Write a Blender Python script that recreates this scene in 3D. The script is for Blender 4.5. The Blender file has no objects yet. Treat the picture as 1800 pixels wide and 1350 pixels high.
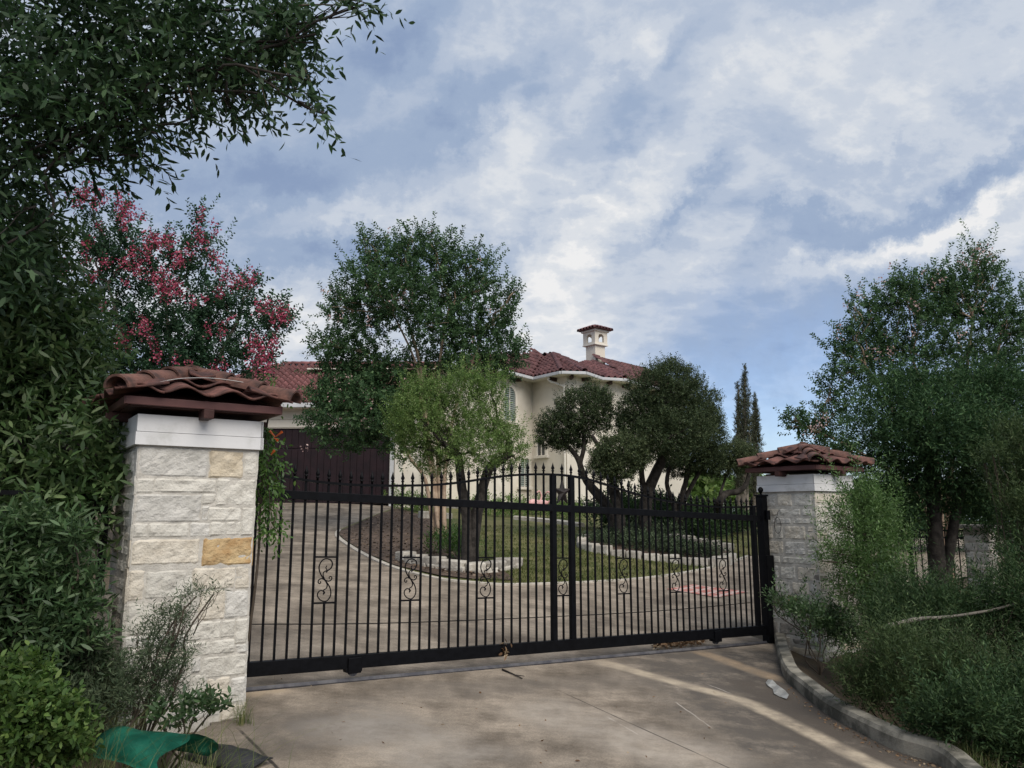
import bpy, bmesh, math, random
import numpy as np
from mathutils import Vector, noise as mnoise
from mathutils.geometry import delaunay_2d_cdt

C = bpy.context.scene
COL = C.collection
PI = math.pi

# ------------------------------------------------------------------ camera
F_PX, TILT, EYE = 1353.0, math.radians(9.44), 1.6
cam_d = bpy.data.cameras.new('camera')
cam = bpy.data.objects.new('camera', cam_d)
COL.objects.link(cam)
cam.location = (0, 0, EYE)
cam.rotation_euler = (PI / 2 + TILT, 0, 0)
cam_d.sensor_width = 36.0
cam_d.lens = F_PX / 1800 * 36
cam_d.clip_start = 0.05
cam_d.clip_end = 3000
C.camera = cam

# ------------------------------------------------------------------ sun, exposure
SUN_AZ, SUN_EL = math.radians(150), math.radians(47)      # clockwise from +Y, behind the camera to the right
sun_d = bpy.data.lights.new('sun', 'SUN')
sun_d.energy = 1.5
sun_d.angle = math.radians(50)
sun_d.color = (1.0, 0.93, 0.84)
sun = bpy.data.objects.new('sun', sun_d)
COL.objects.link(sun)
sv = Vector((math.sin(SUN_AZ) * math.cos(SUN_EL), math.cos(SUN_AZ) * math.cos(SUN_EL), math.sin(SUN_EL)))
sun.rotation_euler = sv.to_track_quat('Z', 'Y').to_euler()
sun.location = sv * 40
C.view_settings.view_transform = 'Standard'
C.view_settings.look = 'None'
C.view_settings.gamma = 1
C.view_settings.exposure = 1.2
C.view_settings.use_curve_mapping = False
C.cycles.max_bounces = 8
C.cycles.diffuse_bounces = 3
C.cycles.transmission_bounces = 4
C.cycles.transparent_max_bounces = 8

# ------------------------------------------------------------------ camera maths: a pixel of the 1800x1350 photo at a known distance -> a point
ct, st = math.cos(TILT), math.sin(TILT)


def ray(px, py):
    u = (px - 900) / F_PX
    v = (675 - py) / F_PX
    return np.array([u, ct - v * st, st + v * ct])


def at(px, py, d):
    r = ray(px, py)
    return np.array([0, 0, EYE]) + r * (d / r[1])


# gate frame: s runs along the gate, n runs away from the street
GA = math.radians(35)
EV = np.array([math.cos(GA), math.sin(GA)])
NV = np.array([-math.sin(GA), math.cos(GA)])


def gf(s, n, z=0.0):
    p = EV * s + NV * n
    return Vector((p[0], p[1], z))


def on_gate(px, py, n):
    r = ray(px, py)
    t = n / (r[:2] @ NV)
    p = np.array([0, 0, EYE]) + r * t
    return p[:2] @ EV, p[2]


# ------------------------------------------------------------------ world: daylight sky with layered cloud
def nd(nt, typ, **kw):
    n = nt.nodes.new(typ)
    for k, v in kw.items():
        if k.startswith('i_'):
            key = k[2:]
            n.inputs[int(key) if key.isdigit() else key.replace('_', ' ')].default_value = v
        else:
            setattr(n, k, v)
    return n


world = bpy.data.worlds.new('World')
C.world = world
world.use_nodes = True
wt = world.node_tree
wt.nodes.clear()
W_STR = 0.1
EXPO = 2 ** C.view_settings.exposure


def build_sky():
    L = wt.links.new
    out = nd(wt, 'ShaderNodeOutputWorld')
    bg = nd(wt, 'ShaderNodeBackground')
    bg.inputs['Strength'].default_value = W_STR
    L(bg.outputs[0], out.inputs[0])
    sky = nd(wt, 'ShaderNodeTexSky', sky_type='NISHITA', sun_disc=False)
    sky.sun_elevation = SUN_EL
    sky.sun_rotation = SUN_AZ
    tc = nd(wt, 'ShaderNodeTexCoord')
    nrm = nd(wt, 'ShaderNodeVectorMath', operation='NORMALIZE')
    L(tc.outputs['Generated'], nrm.inputs[0])
    sep = nd(wt, 'ShaderNodeSeparateXYZ')
    L(nrm.outputs[0], sep.inputs[0])

    def m(op, a, b=None, c=None, clamp=False):
        n = nd(wt, 'ShaderNodeMath', operation=op, use_clamp=clamp)
        for i, x in enumerate((a, b, c)):
            if x is None:
                continue
            if isinstance(x, (int, float)):
                n.inputs[i].default_value = x
            else:
                L(x, n.inputs[i])
        return n.outputs[0]
    az = m('ARCTAN2', sep.outputs[0], sep.outputs[1])
    el = m('ARCSINE', sep.outputs[2])
    # the cloud layer seen in perspective: project on a plane overhead
    den = m('ADD', m('MAXIMUM', sep.outputs[2], 0.0), 0.42)
    cu = m('DIVIDE', sep.outputs[0], den)
    cv = m('DIVIDE', sep.outputs[1], den)
    cp = nd(wt, 'ShaderNodeCombineXYZ')
    L(cu, cp.inputs[0])
    L(cv, cp.inputs[1])
    # banks run from lower left to upper right
    mp = nd(wt, 'ShaderNodeMapping')
    mp.inputs['Rotation'].default_value = (0, 0, math.radians(-38))
    mp.inputs['Scale'].default_value = (1.0, 1.35, 1.0)
    L(cp.outputs[0], mp.inputs[0])

    def fbm(scale, detail, rough, dist, vec, off=0.0):
        n = nd(wt, 'ShaderNodeTexNoise', noise_dimensions='4D')
        n.inputs['W'].default_value = off
        n.inputs['Scale'].default_value = scale
        n.inputs['Detail'].default_value = detail
        n.inputs['Roughness'].default_value = rough
        n.inputs['Distortion'].default_value = dist
        L(vec, n.inputs['Vector'])
        return n
    big = fbm(2.6, 9, 0.58, 0.25, mp.outputs[0], 3.1).outputs[0]
    # billows: folded noise gives rounded cloud bases with crisp seams between them
    fold = fbm(5.6, 10, 0.60, 0.15, mp.outputs[0], 7.7).outputs[0]
    fine = m('SUBTRACT', 1.0, m('MULTIPLY', m('ABSOLUTE', m('SUBTRACT', fold, 0.5)), 4.0))
    fine = m('ADD', m('MULTIPLY', fine, 0.42), m('MULTIPLY', fbm(14, 8, 0.6, 0.2, mp.outputs[0], 2.2).outputs[0], 0.40))
    # warped azimuth / elevation for the larger cloud banks
    w1 = fbm(3.6, 9, 0.66, 0.0, nrm.outputs[0], 1.3)
    wv = nd(wt, 'ShaderNodeVectorMath', operation='SUBTRACT')
    L(w1.outputs['Color'], wv.inputs[0])
    wv.inputs[1].default_value = (0.5, 0.5, 0.5)
    ws = nd(wt, 'ShaderNodeVectorMath', operation='SCALE')
    L(wv.outputs[0], ws.inputs[0])
    ws.inputs['Scale'].default_value = 0.36
    ae = nd(wt, 'ShaderNodeCombineXYZ')
    L(az, ae.inputs[0])
    L(el, ae.inputs[1])
    wa = nd(wt, 'ShaderNodeVectorMath', operation='ADD')
    L(ae.outputs[0], wa.inputs[0])
    L(ws.outputs[0], wa.inputs[1])
    flat = nd(wt, 'ShaderNodeVectorMath', operation='MULTIPLY')
    L(wa.outputs[0], flat.inputs[0])
    flat.inputs[1].default_value = (1, 1, 0)

    def bank(px, py, rx, ry, rot, amp):
        r = ray(px, py)
        r = r / np.linalg.norm(r)
        a0, e0 = math.atan2(r[0], r[1]), math.asin(r[2])
        mpn = nd(wt, 'ShaderNodeMapping', vector_type='TEXTURE')
        mpn.inputs['Location'].default_value = (a0, e0, 0)
        mpn.inputs['Rotation'].default_value = (0, 0, math.radians(rot))
        mpn.inputs['Scale'].default_value = (rx / F_PX, ry / F_PX, 1)
        L(flat.outputs[0], mpn.inputs[0])
        ln = nd(wt, 'ShaderNodeVectorMath', operation='LENGTH')
        L(mpn.outputs[0], ln.inputs[0])
        g = m('POWER', 2.718, m('MULTIPLY', m('MULTIPLY', ln.outputs['Value'], ln.outputs['Value']), -1.0))
        return m('MULTIPLY', m('MULTIPLY', g, m('ADD', m('MULTIPLY', fine, 1.2), 0.4)), amp)

    # bright banks (light coming through thin cloud) and dark banks (thick undersides, blue gaps)
    lights = [(1090, 320, 150, 50, 36, .30), (1290, 180, 170, 45, 40, .26), (1000, 400, 120, 60, 20, .32), (960, 450, 150, 70, 20, .22), (900, 255, 110, 80, 35, .36),
              (1095, 75, 90, 45, 30, .42), (870, 45, 110, 40, 25, .24), (1680, 385, 170, 20, 16, .5), (1560, 440, 110, 26, 14, .42), (1770, 460, 90, 40, 15, .45), (530, 620, 190, 120, 0, .50), (200, 470, 160, 110, 0, .28),
              (1480, 50, 170, 60, 35, .34), (640, 370, 150, 40, 5, .34), (1010, 560, 150, 90, 10, .34), (1640, 200, 230, 90, 20, .30), (1400, 330, 160, 50, 25, .22), (1300, 470, 80, 26, 15, .25), (1010, 650, 110, 60, 0, .2)]
    darks = [(1640, 345, 210, 24, 17, .62), (1400, 425, 110, 20, 20, .36), (450, 290, 260, 75, 8, .78), (820, 190, 150, 50, 25, .62), (690, 75, 190, 60, 20, .62), (600, 445, 220, 40, 4, .60),
             (1205, 358, 60, 20, 15, .45), (1480, 590, 260, 70, 8, .36), (1560, 270, 190, 26, 18, .36), (860, 385, 70, 34, 20, .36), (1050, 200, 90, 40, 30, .30), (850, 545, 60, 30, 10, .3), (1230, 590, 140, 60, 5, .2), (1180, 60, 80, 30, 30, .3)]
    s = None
    for b in lights:
        g = bank(*b)
        s = g if s is None else m('ADD', s, g)
    for b in darks:
        s = m('SUBTRACT', s, bank(*b))
    # tone = banks + noise
    t = m('ADD', s, m('MULTIPLY', m('SUBTRACT', big, 0.5), 1.2))
    t = m('ADD', t, m('MULTIPLY', m('SUBTRACT', fine, 0.46), 1.35))
    t = m('ADD', m('MULTIPLY', t, 0.66), 0.435)
    ramp = nd(wt, 'ShaderNodeValToRGB')
    cr = ramp.color_ramp
    cr.interpolation = 'EASE'
    stops = [(0.0, (.255, .34, .515)), (0.24, (.335, .425, .585)), (0.47, (.45, .525, .655)), (0.66, (.58, .635, .725)), (0.84, (.715, .745, .79)), (1.0, (.86, .86, .865))]
    while len(cr.elements) < len(stops):
        cr.elements.new(0.5)
    for e, (p, c) in zip(cr.elements, stops):
        e.position = p
        e.color = (*c, 1)
    L(t, ramp.inputs[0])
    # clear blue low on the right, where the cloud sheet ends
    clear = bank(1440, 800, 330, 170, 0, 0.95)
    clear = m('MULTIPLY', clear, m('SUBTRACT', 1.25, m('MULTIPLY', fine, 0.7)), clamp=True)
    sc = nd(wt, 'ShaderNodeMix', data_type='RGBA', blend_type='MULTIPLY')
    sc.inputs['Factor'].default_value = 1.0
    k = 1.0 / (W_STR * EXPO)
    L(ramp.outputs[0], sc.inputs[6])
    sc.inputs[7].default_value = (k, k, k, 1)
    sk = nd(wt, 'ShaderNodeMix', data_type='RGBA', blend_type='MULTIPLY')
    sk.inputs['Factor'].default_value = 1.0
    L(sky.outputs[0], sk.inputs[6])
    sk.inputs[7].default_value = (0.60, 0.66, 0.80, 1)
    mx = nd(wt, 'ShaderNodeMix', data_type='RGBA')
    L(clear, mx.inputs['Factor'])
    L(sc.outputs[2], mx.inputs[6])
    L(sk.outputs[2], mx.inputs[7])
    L(mx.outputs[2], bg.inputs['Color'])


build_sky()

# ------------------------------------------------------------------ materials
MATS = {}


def mat(name, col, col2=None, rough=0.8, scale=6.0, bump=0.0, bscale=40.0, spec=0.3, detail=6, metal=0.0, island=0.0, contrast=(0.35, 0.65), extra=None):
    """noise-mixed colour with bump, in object space"""
    m = bpy.data.materials.new(name)
    m.use_nodes = True
    t = m.node_tree
    b = t.nodes['Principled BSDF']
    b.inputs['Roughness'].default_value = rough
    b.inputs['Metallic'].default_value = metal
    b.inputs['Specular IOR Level'].default_value = spec
    tc = nd(t, 'ShaderNodeTexCoord')
    n = nd(t, 'ShaderNodeTexNoise', i_Scale=scale, i_Detail=detail, i_Roughness=0.6)
    t.links.new(tc.outputs['Object'], n.inputs['Vector'])
    r = nd(t, 'ShaderNodeMapRange', interpolation_type='SMOOTHSTEP')
    r.inputs['From Min'].default_value = contrast[0]
    r.inputs['From Max'].default_value = contrast[1]
    t.links.new(n.outputs[0], r.inputs[0])
    mx = nd(t, 'ShaderNodeMix', data_type='RGBA')
    mx.inputs[6].default_value = (*col, 1)
    mx.inputs[7].default_value = (*(col2 or col), 1)
    t.links.new(r.outputs[0], mx.inputs['Factor'])
    last = mx.outputs[2]
    if island:
        oi = nd(t, 'ShaderNodeObjectInfo')
        h = nd(t, 'ShaderNodeHueSaturation')
        mr = nd(t, 'ShaderNodeMapRange')
        mr.inputs['To Min'].default_value = 1 - island
        mr.inputs['To Max'].default_value = 1 + island
        t.links.new(oi.outputs['Random'], mr.inputs[0])
        t.links.new(mr.outputs[0], h.inputs['Value'])
        t.links.new(last, h.inputs['Color'])
        last = h.outputs[0]
    t.links.new(last, b.inputs['Base Color'])
    if bump:
        n2 = nd(t, 'ShaderNodeTexNoise', i_Scale=bscale, i_Detail=8, i_Roughness=0.65)
        t.links.new(tc.outputs['Object'], n2.inputs['Vector'])
        bp = nd(t, 'ShaderNodeBump', i_Strength=min(1, bump), i_Distance=0.02)
        t.links.new(n2.outputs[0], bp.inputs['Height'])
        t.links.new(bp.outputs[0], b.inputs['Normal'])
    MATS[name] = m
    return m


def leaf_mat(name, dark, mid, light, trans=0.25, rough=0.45, spec=0.35):
    m = bpy.data.materials.new(name)
    m.use_nodes = True
    t = m.node_tree
    b = t.nodes['Principled BSDF']
    out = t.nodes['Material Output']
    b.inputs['Roughness'].default_value = rough
    b.inputs['Specular IOR Level'].default_value = spec
    g = nd(t, 'ShaderNodeNewGeometry')
    r = nd(t, 'ShaderNodeValToRGB')
    e = r.color_ramp.elements
    e[0].position, e[0].color = 0.0, (*dark, 1)
    e[1].position, e[1].color = 1.0, (*light, 1)
    x = r.color_ramp.elements.new(0.6)
    x.color = (*mid, 1)
    t.links.new(g.outputs['Random Per Island'], r.inputs[0])
    at_ = nd(t, 'ShaderNodeAttribute', attribute_name='tone')
    ad = nd(t, 'ShaderNodeMath', operation='ADD')
    ad.inputs[1].default_value = 1.0
    t.links.new(at_.outputs['Fac'], ad.inputs[0])
    hv = nd(t, 'ShaderNodeHueSaturation')
    t.links.new(r.outputs[0], hv.inputs['Color'])
    t.links.new(ad.outputs[0], hv.inputs['Value'])
    r = hv
    t.links.new(r.outputs[0], b.inputs['Base Color'])
    tr = nd(t, 'ShaderNodeBsdfTranslucent')
    hs = nd(t, 'ShaderNodeHueSaturation', i_Saturation=1.15, i_Value=1.25)
    t.links.new(r.outputs[0], hs.inputs['Color'])
    t.links.new(hs.outputs[0], tr.inputs['Color'])
    mx = nd(t, 'ShaderNodeMixShader')
    mx.inputs[0].default_value = trans
    t.links.new(b.outputs[0], mx.inputs[1])
    t.links.new(tr.outputs[0], mx.inputs[2])
    t.links.new(mx.outputs[0], out.inputs[0])
    MATS[name] = m
    return m


# ------------------------------------------------------------------ object helpers
def put(name, me, m=None, parent=None, kind=None, loc=None):
    o = bpy.data.objects.new(name, me)
    COL.objects.link(o)
    if m is not None and not me.materials:
        me.materials.append(m)
    if parent is not None:
        o.parent = parent
    if kind:
        o['kind'] = kind
    if loc is not None:
        o.location = loc
    return o


def thing(name, label, cat, loc=(0, 0, 0), rotz=0.0, group=None):
    o = bpy.data.objects.new(name, None)
    o.empty_display_size = 0.2
    COL.objects.link(o)
    o.location = loc
    o.rotation_euler = (0, 0, rotz)
    tag(o, label, cat, group)
    return o


def tag(o, label, cat, group=None, kind=None):
    o['label'] = label
    o['category'] = cat
    if group:
        o['group'] = group
    if kind:
        o['kind'] = kind
    return o


def bm_mesh(bm, name, smooth=False):
    bmesh.ops.recalc_face_normals(bm, faces=bm.faces)
    me = bpy.data.meshes.new(name)
    bm.to_mesh(me)
    bm.free()
    if smooth:
        me.polygons.foreach_set('use_smooth', [True] * len(me.polygons))
    return me


def fast_mesh(name, verts, faces, smooth=False):
    """verts (N,3) array, faces (M,k) array of equal size polygons"""
    me = bpy.data.meshes.new(name)
    verts = np.ascontiguousarray(verts, dtype=np.float32)
    faces = np.ascontiguousarray(faces, dtype=np.int32)
    k = faces.shape[1]
    me.vertices.add(len(verts))
    me.vertices.foreach_set('co', verts.ravel())
    me.loops.add(faces.size)
    me.loops.foreach_set('vertex_index', faces.ravel())
    me.polygons.add(len(faces))
    me.polygons.foreach_set('loop_start', np.arange(0, faces.size, k, dtype=np.int32))
    if smooth:
        me.polygons.foreach_set('use_smooth', np.ones(len(faces), dtype=bool))
    me.update(calc_edges=True)
    me.validate()
    return me


def box(bm, x0, x1, y0, y1, z0, z1, bev=0.0, shear=0.0):
    """axis box; shear tilts z with x (dz/dx)"""
    vs = [bm.verts.new((x, y, z + shear * x)) for x in (x0, x1) for y in (y0, y1) for z in (z0, z1)]
    fs = []
    for q in ((0, 1, 3, 2), (4, 6, 7, 5), (0, 4, 5, 1), (2, 3, 7, 6), (0, 2, 6, 4), (1, 5, 7, 3)):
        fs.append(bm.faces.new([vs[i] for i in q]))
    if bev:
        es = {e for f in fs for e in f.edges}
        bmesh.ops.bevel(bm, geom=list(es), offset=bev, segments=2, affect='EDGES', profile=0.6)
    return bm


def boxmesh(name, x0, x1, y0, y1, z0, z1, bev=0.0, shear=0.0):
    return bm_mesh(box(bmesh.new(), x0, x1, y0, y1, z0, z1, bev, shear), name)


def lathe(bm, prof, seg=10, cx=0, cy=0, cz=0):
    rings = []
    for r, z in prof:
        rings.append([bm.verts.new((cx + r * math.cos(2 * PI * i / seg), cy + r * math.sin(2 * PI * i / seg), cz + z)) for i in range(seg)])
    for a, b in zip(rings, rings[1:]):
        for i in range(seg):
            bm.faces.new((a[i], a[(i + 1) % seg], b[(i + 1) % seg], b[i]))
    bm.faces.new(rings[0][::-1])
    bm.faces.new(rings[-1])
    return bm


def smooth_path(pts, sub=4):
    pts = [np.array(p, float) for p in pts]
    if len(pts) < 3:
        return pts
    out = []
    for i in range(len(pts) - 1):
        p0 = pts[max(i - 1, 0)]
        p1, p2 = pts[i], pts[i + 1]
        p3 = pts[min(i + 2, len(pts) - 1)]
        for k in range(sub):
            t = k / sub
            out.append(0.5 * ((2 * p1) + (-p0 + p2) * t + (2 * p0 - 5 * p1 + 4 * p2 - p3) * t * t + (-p0 + 3 * p1 - 3 * p2 + p3) * t ** 3))
    out.append(pts[-1])
    return out


class Tubes:
    """collects tapering tubes into one mesh"""
    def __init__(self, sides=6):
        self.v, self.f, self.k = [], [], sides

    def add(self, pts, r0, r1, rough=0.0, rng=None):
        k = self.k
        pts = [np.array(p, float) for p in pts]
        n = len(pts)
        base = sum(len(a) for a in self.v)
        prev = None
        for i, p in enumerate(pts):
            d = pts[min(i + 1, n - 1)] - pts[max(i - 1, 0)]
            d = d / (np.linalg.norm(d) + 1e-9)
            if prev is None:
                a = np.cross(d, [0, 0, 1.0])
                if np.linalg.norm(a) < 1e-3:
                    a = np.cross(d, [1.0, 0, 0])
            else:
                a = prev - d * (prev @ d)
            a /= np.linalg.norm(a) + 1e-9
            prev = a
            b = np.cross(d, a)
            r = r0 + (r1 - r0) * i / max(n - 1, 1)
            ang = np.arange(k) * 2 * PI / k
            rr = np.full(k, r)
            if rough and rng is not None:
                rr = rr * (1 + rng.normal(0, rough, k))
            self.v.append(p + (np.cos(ang) * rr)[:, None] * a + (np.sin(ang) * rr)[:, None] * b)
            if i:
                o = base + (i - 1) * k
                for j in range(k):
                    self.f.append((o + j, o + (j + 1) % k, o + k + (j + 1) % k, o + k + j))
        return self

    def mesh(self, name, smooth=True):
        return fast_mesh(name, np.concatenate(self.v), np.array(self.f), smooth)


def nrmz(a):
    return a / (np.linalg.norm(a, axis=-1, keepdims=True) + 1e-9)


def leaf_cloud(name, pos, dirs, rng, L, W, shape='diamond', jit=0.3, upn=0.5):
    """one small leaf per row of pos, pointing along dirs"""
    n = len(pos)
    dirs = nrmz(dirs)
    ref = nrmz(rng.normal(0, 1, (n, 3)) + np.array([0, 0, upn * 2]))
    side = nrmz(np.cross(dirs, ref))
    nor = np.cross(side, dirs)
    l = (L * (1 + rng.uniform(-jit, jit, n)))[:, None]
    w = (W * (1 + rng.uniform(-jit, jit, n)))[:, None]
    if shape == 'diamond':
        v = np.stack([pos, pos + dirs * l * .45 + side * w * .5 + nor * w * .15, pos + dirs * l, pos + dirs * l * .45 - side * w * .5 + nor * w * .15], 1)
    else:
        v = np.stack([pos, pos + dirs * l * .28 + side * w * .42 + nor * w * .12, pos + dirs * l * .62 + side * w * .46 + nor * w * .12 - nor * l * .03,
                      pos + dirs * l - nor * l * .10, pos + dirs * l * .62 - side * w * .46 + nor * w * .12 - nor * l * .03, pos + dirs * l * .28 - side * w * .42 + nor * w * .12], 1)
    k = v.shape[1]
    me = fast_mesh(name, v.reshape(-1, 3), np.arange(n * k).reshape(n, k))
    if len(TONE[0]) == n and len(me.polygons) == n:
        a = me.attributes.new('tone', 'FLOAT', 'FACE')
        a.data.foreach_set('value', TONE[0].astype(np.float32))
    return me


TONE = [np.zeros(0)]


def clumps_px(lst):
    """(px, py, depth, rx_px, ry_px[, rz_m]) -> centre and radii in metres"""
    out = []
    for c in lst:
        px, py, d, rx, ry = c[:5]
        k = d / F_PX
        rz = c[5] if len(c) > 5 else 0.5 * (rx + ry) * k
        out.append((at(px, py, d), np.array([rx * k, rz, ry * k])))
    return out


def sprigs(rng, clumps, n, per, slen, out=0.7, up=0.35, rnd=0.6, shell=0.42, spread=0.8, droop=0.0, density=2.0, shoots=0):
    """points and directions of leaves along short twigs that fill the clumps"""
    w = np.array([np.prod(r) ** (density / 3) for _, r in clumps])
    idx = rng.choice(len(clumps), n, p=w / w.sum())
    cen = np.array([c for c, _ in clumps])[idx]
    rad = np.array([r for _, r in clumps])[idx]
    d = nrmz(rng.normal(0, 1, (n, 3)))
    rr = rng.uniform(0, 1, n)[:, None] ** shell
    # uneven outline
    lump = 1 + 0.30 * np.sin(d[:, :1] * 7 + idx[:, None]) * np.cos(d[:, 2:] * 6 + idx[:, None] * 2)
    base = cen + d * rad * rr * lump
    sd = nrmz(out * d + np.array([0, 0, up]) + rnd * rng.normal(0, .6, (n, 3)))
    ln = slen * rng.uniform(.5, 1.3, n)
    if shoots:
        # long leading shoots break the outline
        k = rng.choice(n, min(shoots, n), False)
        d[k, 2] = np.abs(d[k, 2]) * .8 + .1
        d[k] = nrmz(d[k])
        base[k] = cen[k] + d[k] * rad[k] * .95
        sd[k] = nrmz(d[k] * .7 + np.array([0, 0, .8]) + rng.normal(0, .18, (len(k), 3)))
        ln[k] = slen * rng.uniform(1.4, 2.6, len(k))
        x = k
        base = np.concatenate([base, base[x] + sd[x] * (ln[x] * .5)[:, None]])
        sd = np.concatenate([sd, sd[x]])
        ln[x] *= .5
        ln = np.concatenate([ln, ln[x]])
        n = len(base)
    P, D = [], []
    perp = nrmz(np.cross(sd, rng.normal(0, 1, (n, 3))))
    bi = np.cross(sd, perp)
    for k in range(per):
        t = (k + .5) / per
        a = k * 2.4
        rad_dir = perp * math.cos(a) + bi * math.sin(a)
        P.append(base + sd * (ln * t)[:, None] - np.array([0, 0, droop]) * (ln * t * t)[:, None])
        D.append(sd * (1 - spread * .5) + rad_dir * spread - np.array([0, 0, droop]))
    P, D = np.concatenate(P), np.concatenate(D)
    # growth differs from shoot to shoot: some darker and older, some fresh
    tn = np.clip(rng.normal(0, .2, n), -.4, .6)
    TONE[0] = np.tile(tn, per)
    return P, D


# ------------------------------------------------------------------ ground height
def z_track(s):
    return 0.255 - 0.0365 * (s - 1.94)


def front_plane(s, n):
    return z_track(s) - 0.055 - 0.05 * (6.447 - n)


_ctl = []
for s in (-4, 0, 2, 5, 8.4):
    for n in (-3, 0.5, 3.5, 5.5, 6.447):
        p = gf(s, n)
        _ctl.append((p.x, p.y, front_plane(s, n)))
for px, py, d in [(560, 884, 27), (440, 884, 27), (700, 893, 25), (592, 937, 19.3), (640, 975, 15.5), (767, 1017, 12.65), (900, 1028, 12.5), (1122, 1018, 14.3), (1314, 978, 18.6),
                  (930, 905, 28), (800, 900, 27), (1310, 925, 27), (1060, 945, 19.5)]:
    _ctl.append(tuple(at(px, py, d)))
_ctl += [(-12, 20, 1.75), (-11, 12, 1.2), (-9, 7, .8), (9, 13, .1), (13, 19, .5), (17, 28, 1.1), (3, 33, 1.75), (-10, 33, 2.1), (11, 36, 1.35), (-12, 0, .4), (10, 2, -.5)]
_ctl = np.array(_ctl)


def _tps_k(r2):
    return np.where(r2 > 0, 0.5 * r2 * np.log(np.maximum(r2, 1e-12)), 0.0)


_n = len(_ctl)
_A = np.zeros((_n + 3, _n + 3))
_d2 = ((_ctl[:, None, :2] - _ctl[None, :, :2]) ** 2).sum(-1)
_A[:_n, :_n] = _tps_k(_d2) + np.eye(_n) * 0.4
_A[:_n, _n] = 1
_A[:_n, _n + 1:] = _ctl[:, :2]
_A[_n, :_n] = 1
_A[_n + 1:, :_n] = _ctl[:, :2].T
_W = np.linalg.solve(_A, np.concatenate([_ctl[:, 2], np.zeros(3)]))


def base_h(x, y):
    x = np.atleast_1d(np.asarray(x, float))
    y = np.atleast_1d(np.asarray(y, float))
    cx, cy = np.clip(x, -16, 20), np.clip(y, -4, 38)
    r2 = (cx[:, None] - _ctl[None, :, 0]) ** 2 + (cy[:, None] - _ctl[None, :, 1]) ** 2
    h = _tps_k(r2) @ _W[:_n] + _W[_n] + cx * _W[_n + 1] + cy * _W[_n + 2]
    far = np.hypot(x - cx, y - cy)
    return h * 1.0 / (1 + far * .02) - 0.012 * far


def ground_at(px, py, dmin=2.5, dmax=60):
    ds = np.linspace(dmin, dmax, 2400)
    r = ray(px, py)
    pts = np.array([0, 0, EYE]) + r[None, :] * (ds / r[1])[:, None]
    f = pts[:, 2] - base_h(pts[:, 0], pts[:, 1])
    k = np.where((f[:-1] > 0) & (f[1:] <= 0))[0]
    i = k[0] if len(k) else len(ds) - 1
    return pts[i]


KERB = [gf(8.50, 6.35)] + [Vector(ground_at(*q)) for q in [(1360, 1119), (1370, 1167), (1382, 1195), (1407, 1218), (1453, 1255), (1517, 1290), (1577, 1319), (1650, 1345)]]
_k = KERB[-1]
KERB += [Vector((_k.x * .97, _k.y * .91, 0)), Vector((_k.x * .92, _k.y * .72, 0)), Vector((_k.x * 1.0, _k.y * .45, 0)), Vector((_k.x * 1.5, _k.y * .05, 0)), Vector((_k.x * 2.6, _k.y * -.4, 0))]
KB = np.array([(p.x, p.y) for p in smooth_path([(p.x, p.y, 0) for p in KERB], 5) for p in [Vector(p)]])


def kerb_dist(x, y):
    """signed distance to the kerb line, positive on the planted side"""
    best = np.full(x.shape, 1e9)
    sign = np.ones(x.shape)
    for a, b in zip(KB[:-1], KB[1:]):
        ab = b - a
        t = np.clip(((x - a[0]) * ab[0] + (y - a[1]) * ab[1]) / (ab @ ab), 0, 1)
        dx, dy = x - a[0] - t * ab[0], y - a[1] - t * ab[1]
        d = np.hypot(dx, dy)
        cr = ab[0] * dy - ab[1] * dx
        m = d < best
        best[m] = d[m]
        sign[m] = np.where(cr[m] > 0, 1, -1)
    return best * sign


def sstep(a, b, x):
    t = np.clip((x - a) / (b - a), 0, 1)
    return t * t * (3 - 2 * t)


def terrain_h(x, y):
    x = np.atleast_1d(np.asarray(x, float))
    y = np.atleast_1d(np.asarray(y, float))
    h = base_h(x, y)
    nn = x * NV[0] + y * NV[1]
    ss = x * EV[0] + y * EV[1]
    kd = kerb_dist(x, y)
    fade = sstep(8.0, 6.4, nn)
    ditch = sstep(.12, 1.3, kd) * fade * np.where(ss > 3.0, 1, 0)
    return h - 0.72 * ditch + 0.03 * sstep(0, .15, kd) * fade


def gz(x, y):
    return float(terrain_h(x, y)[0])


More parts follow.
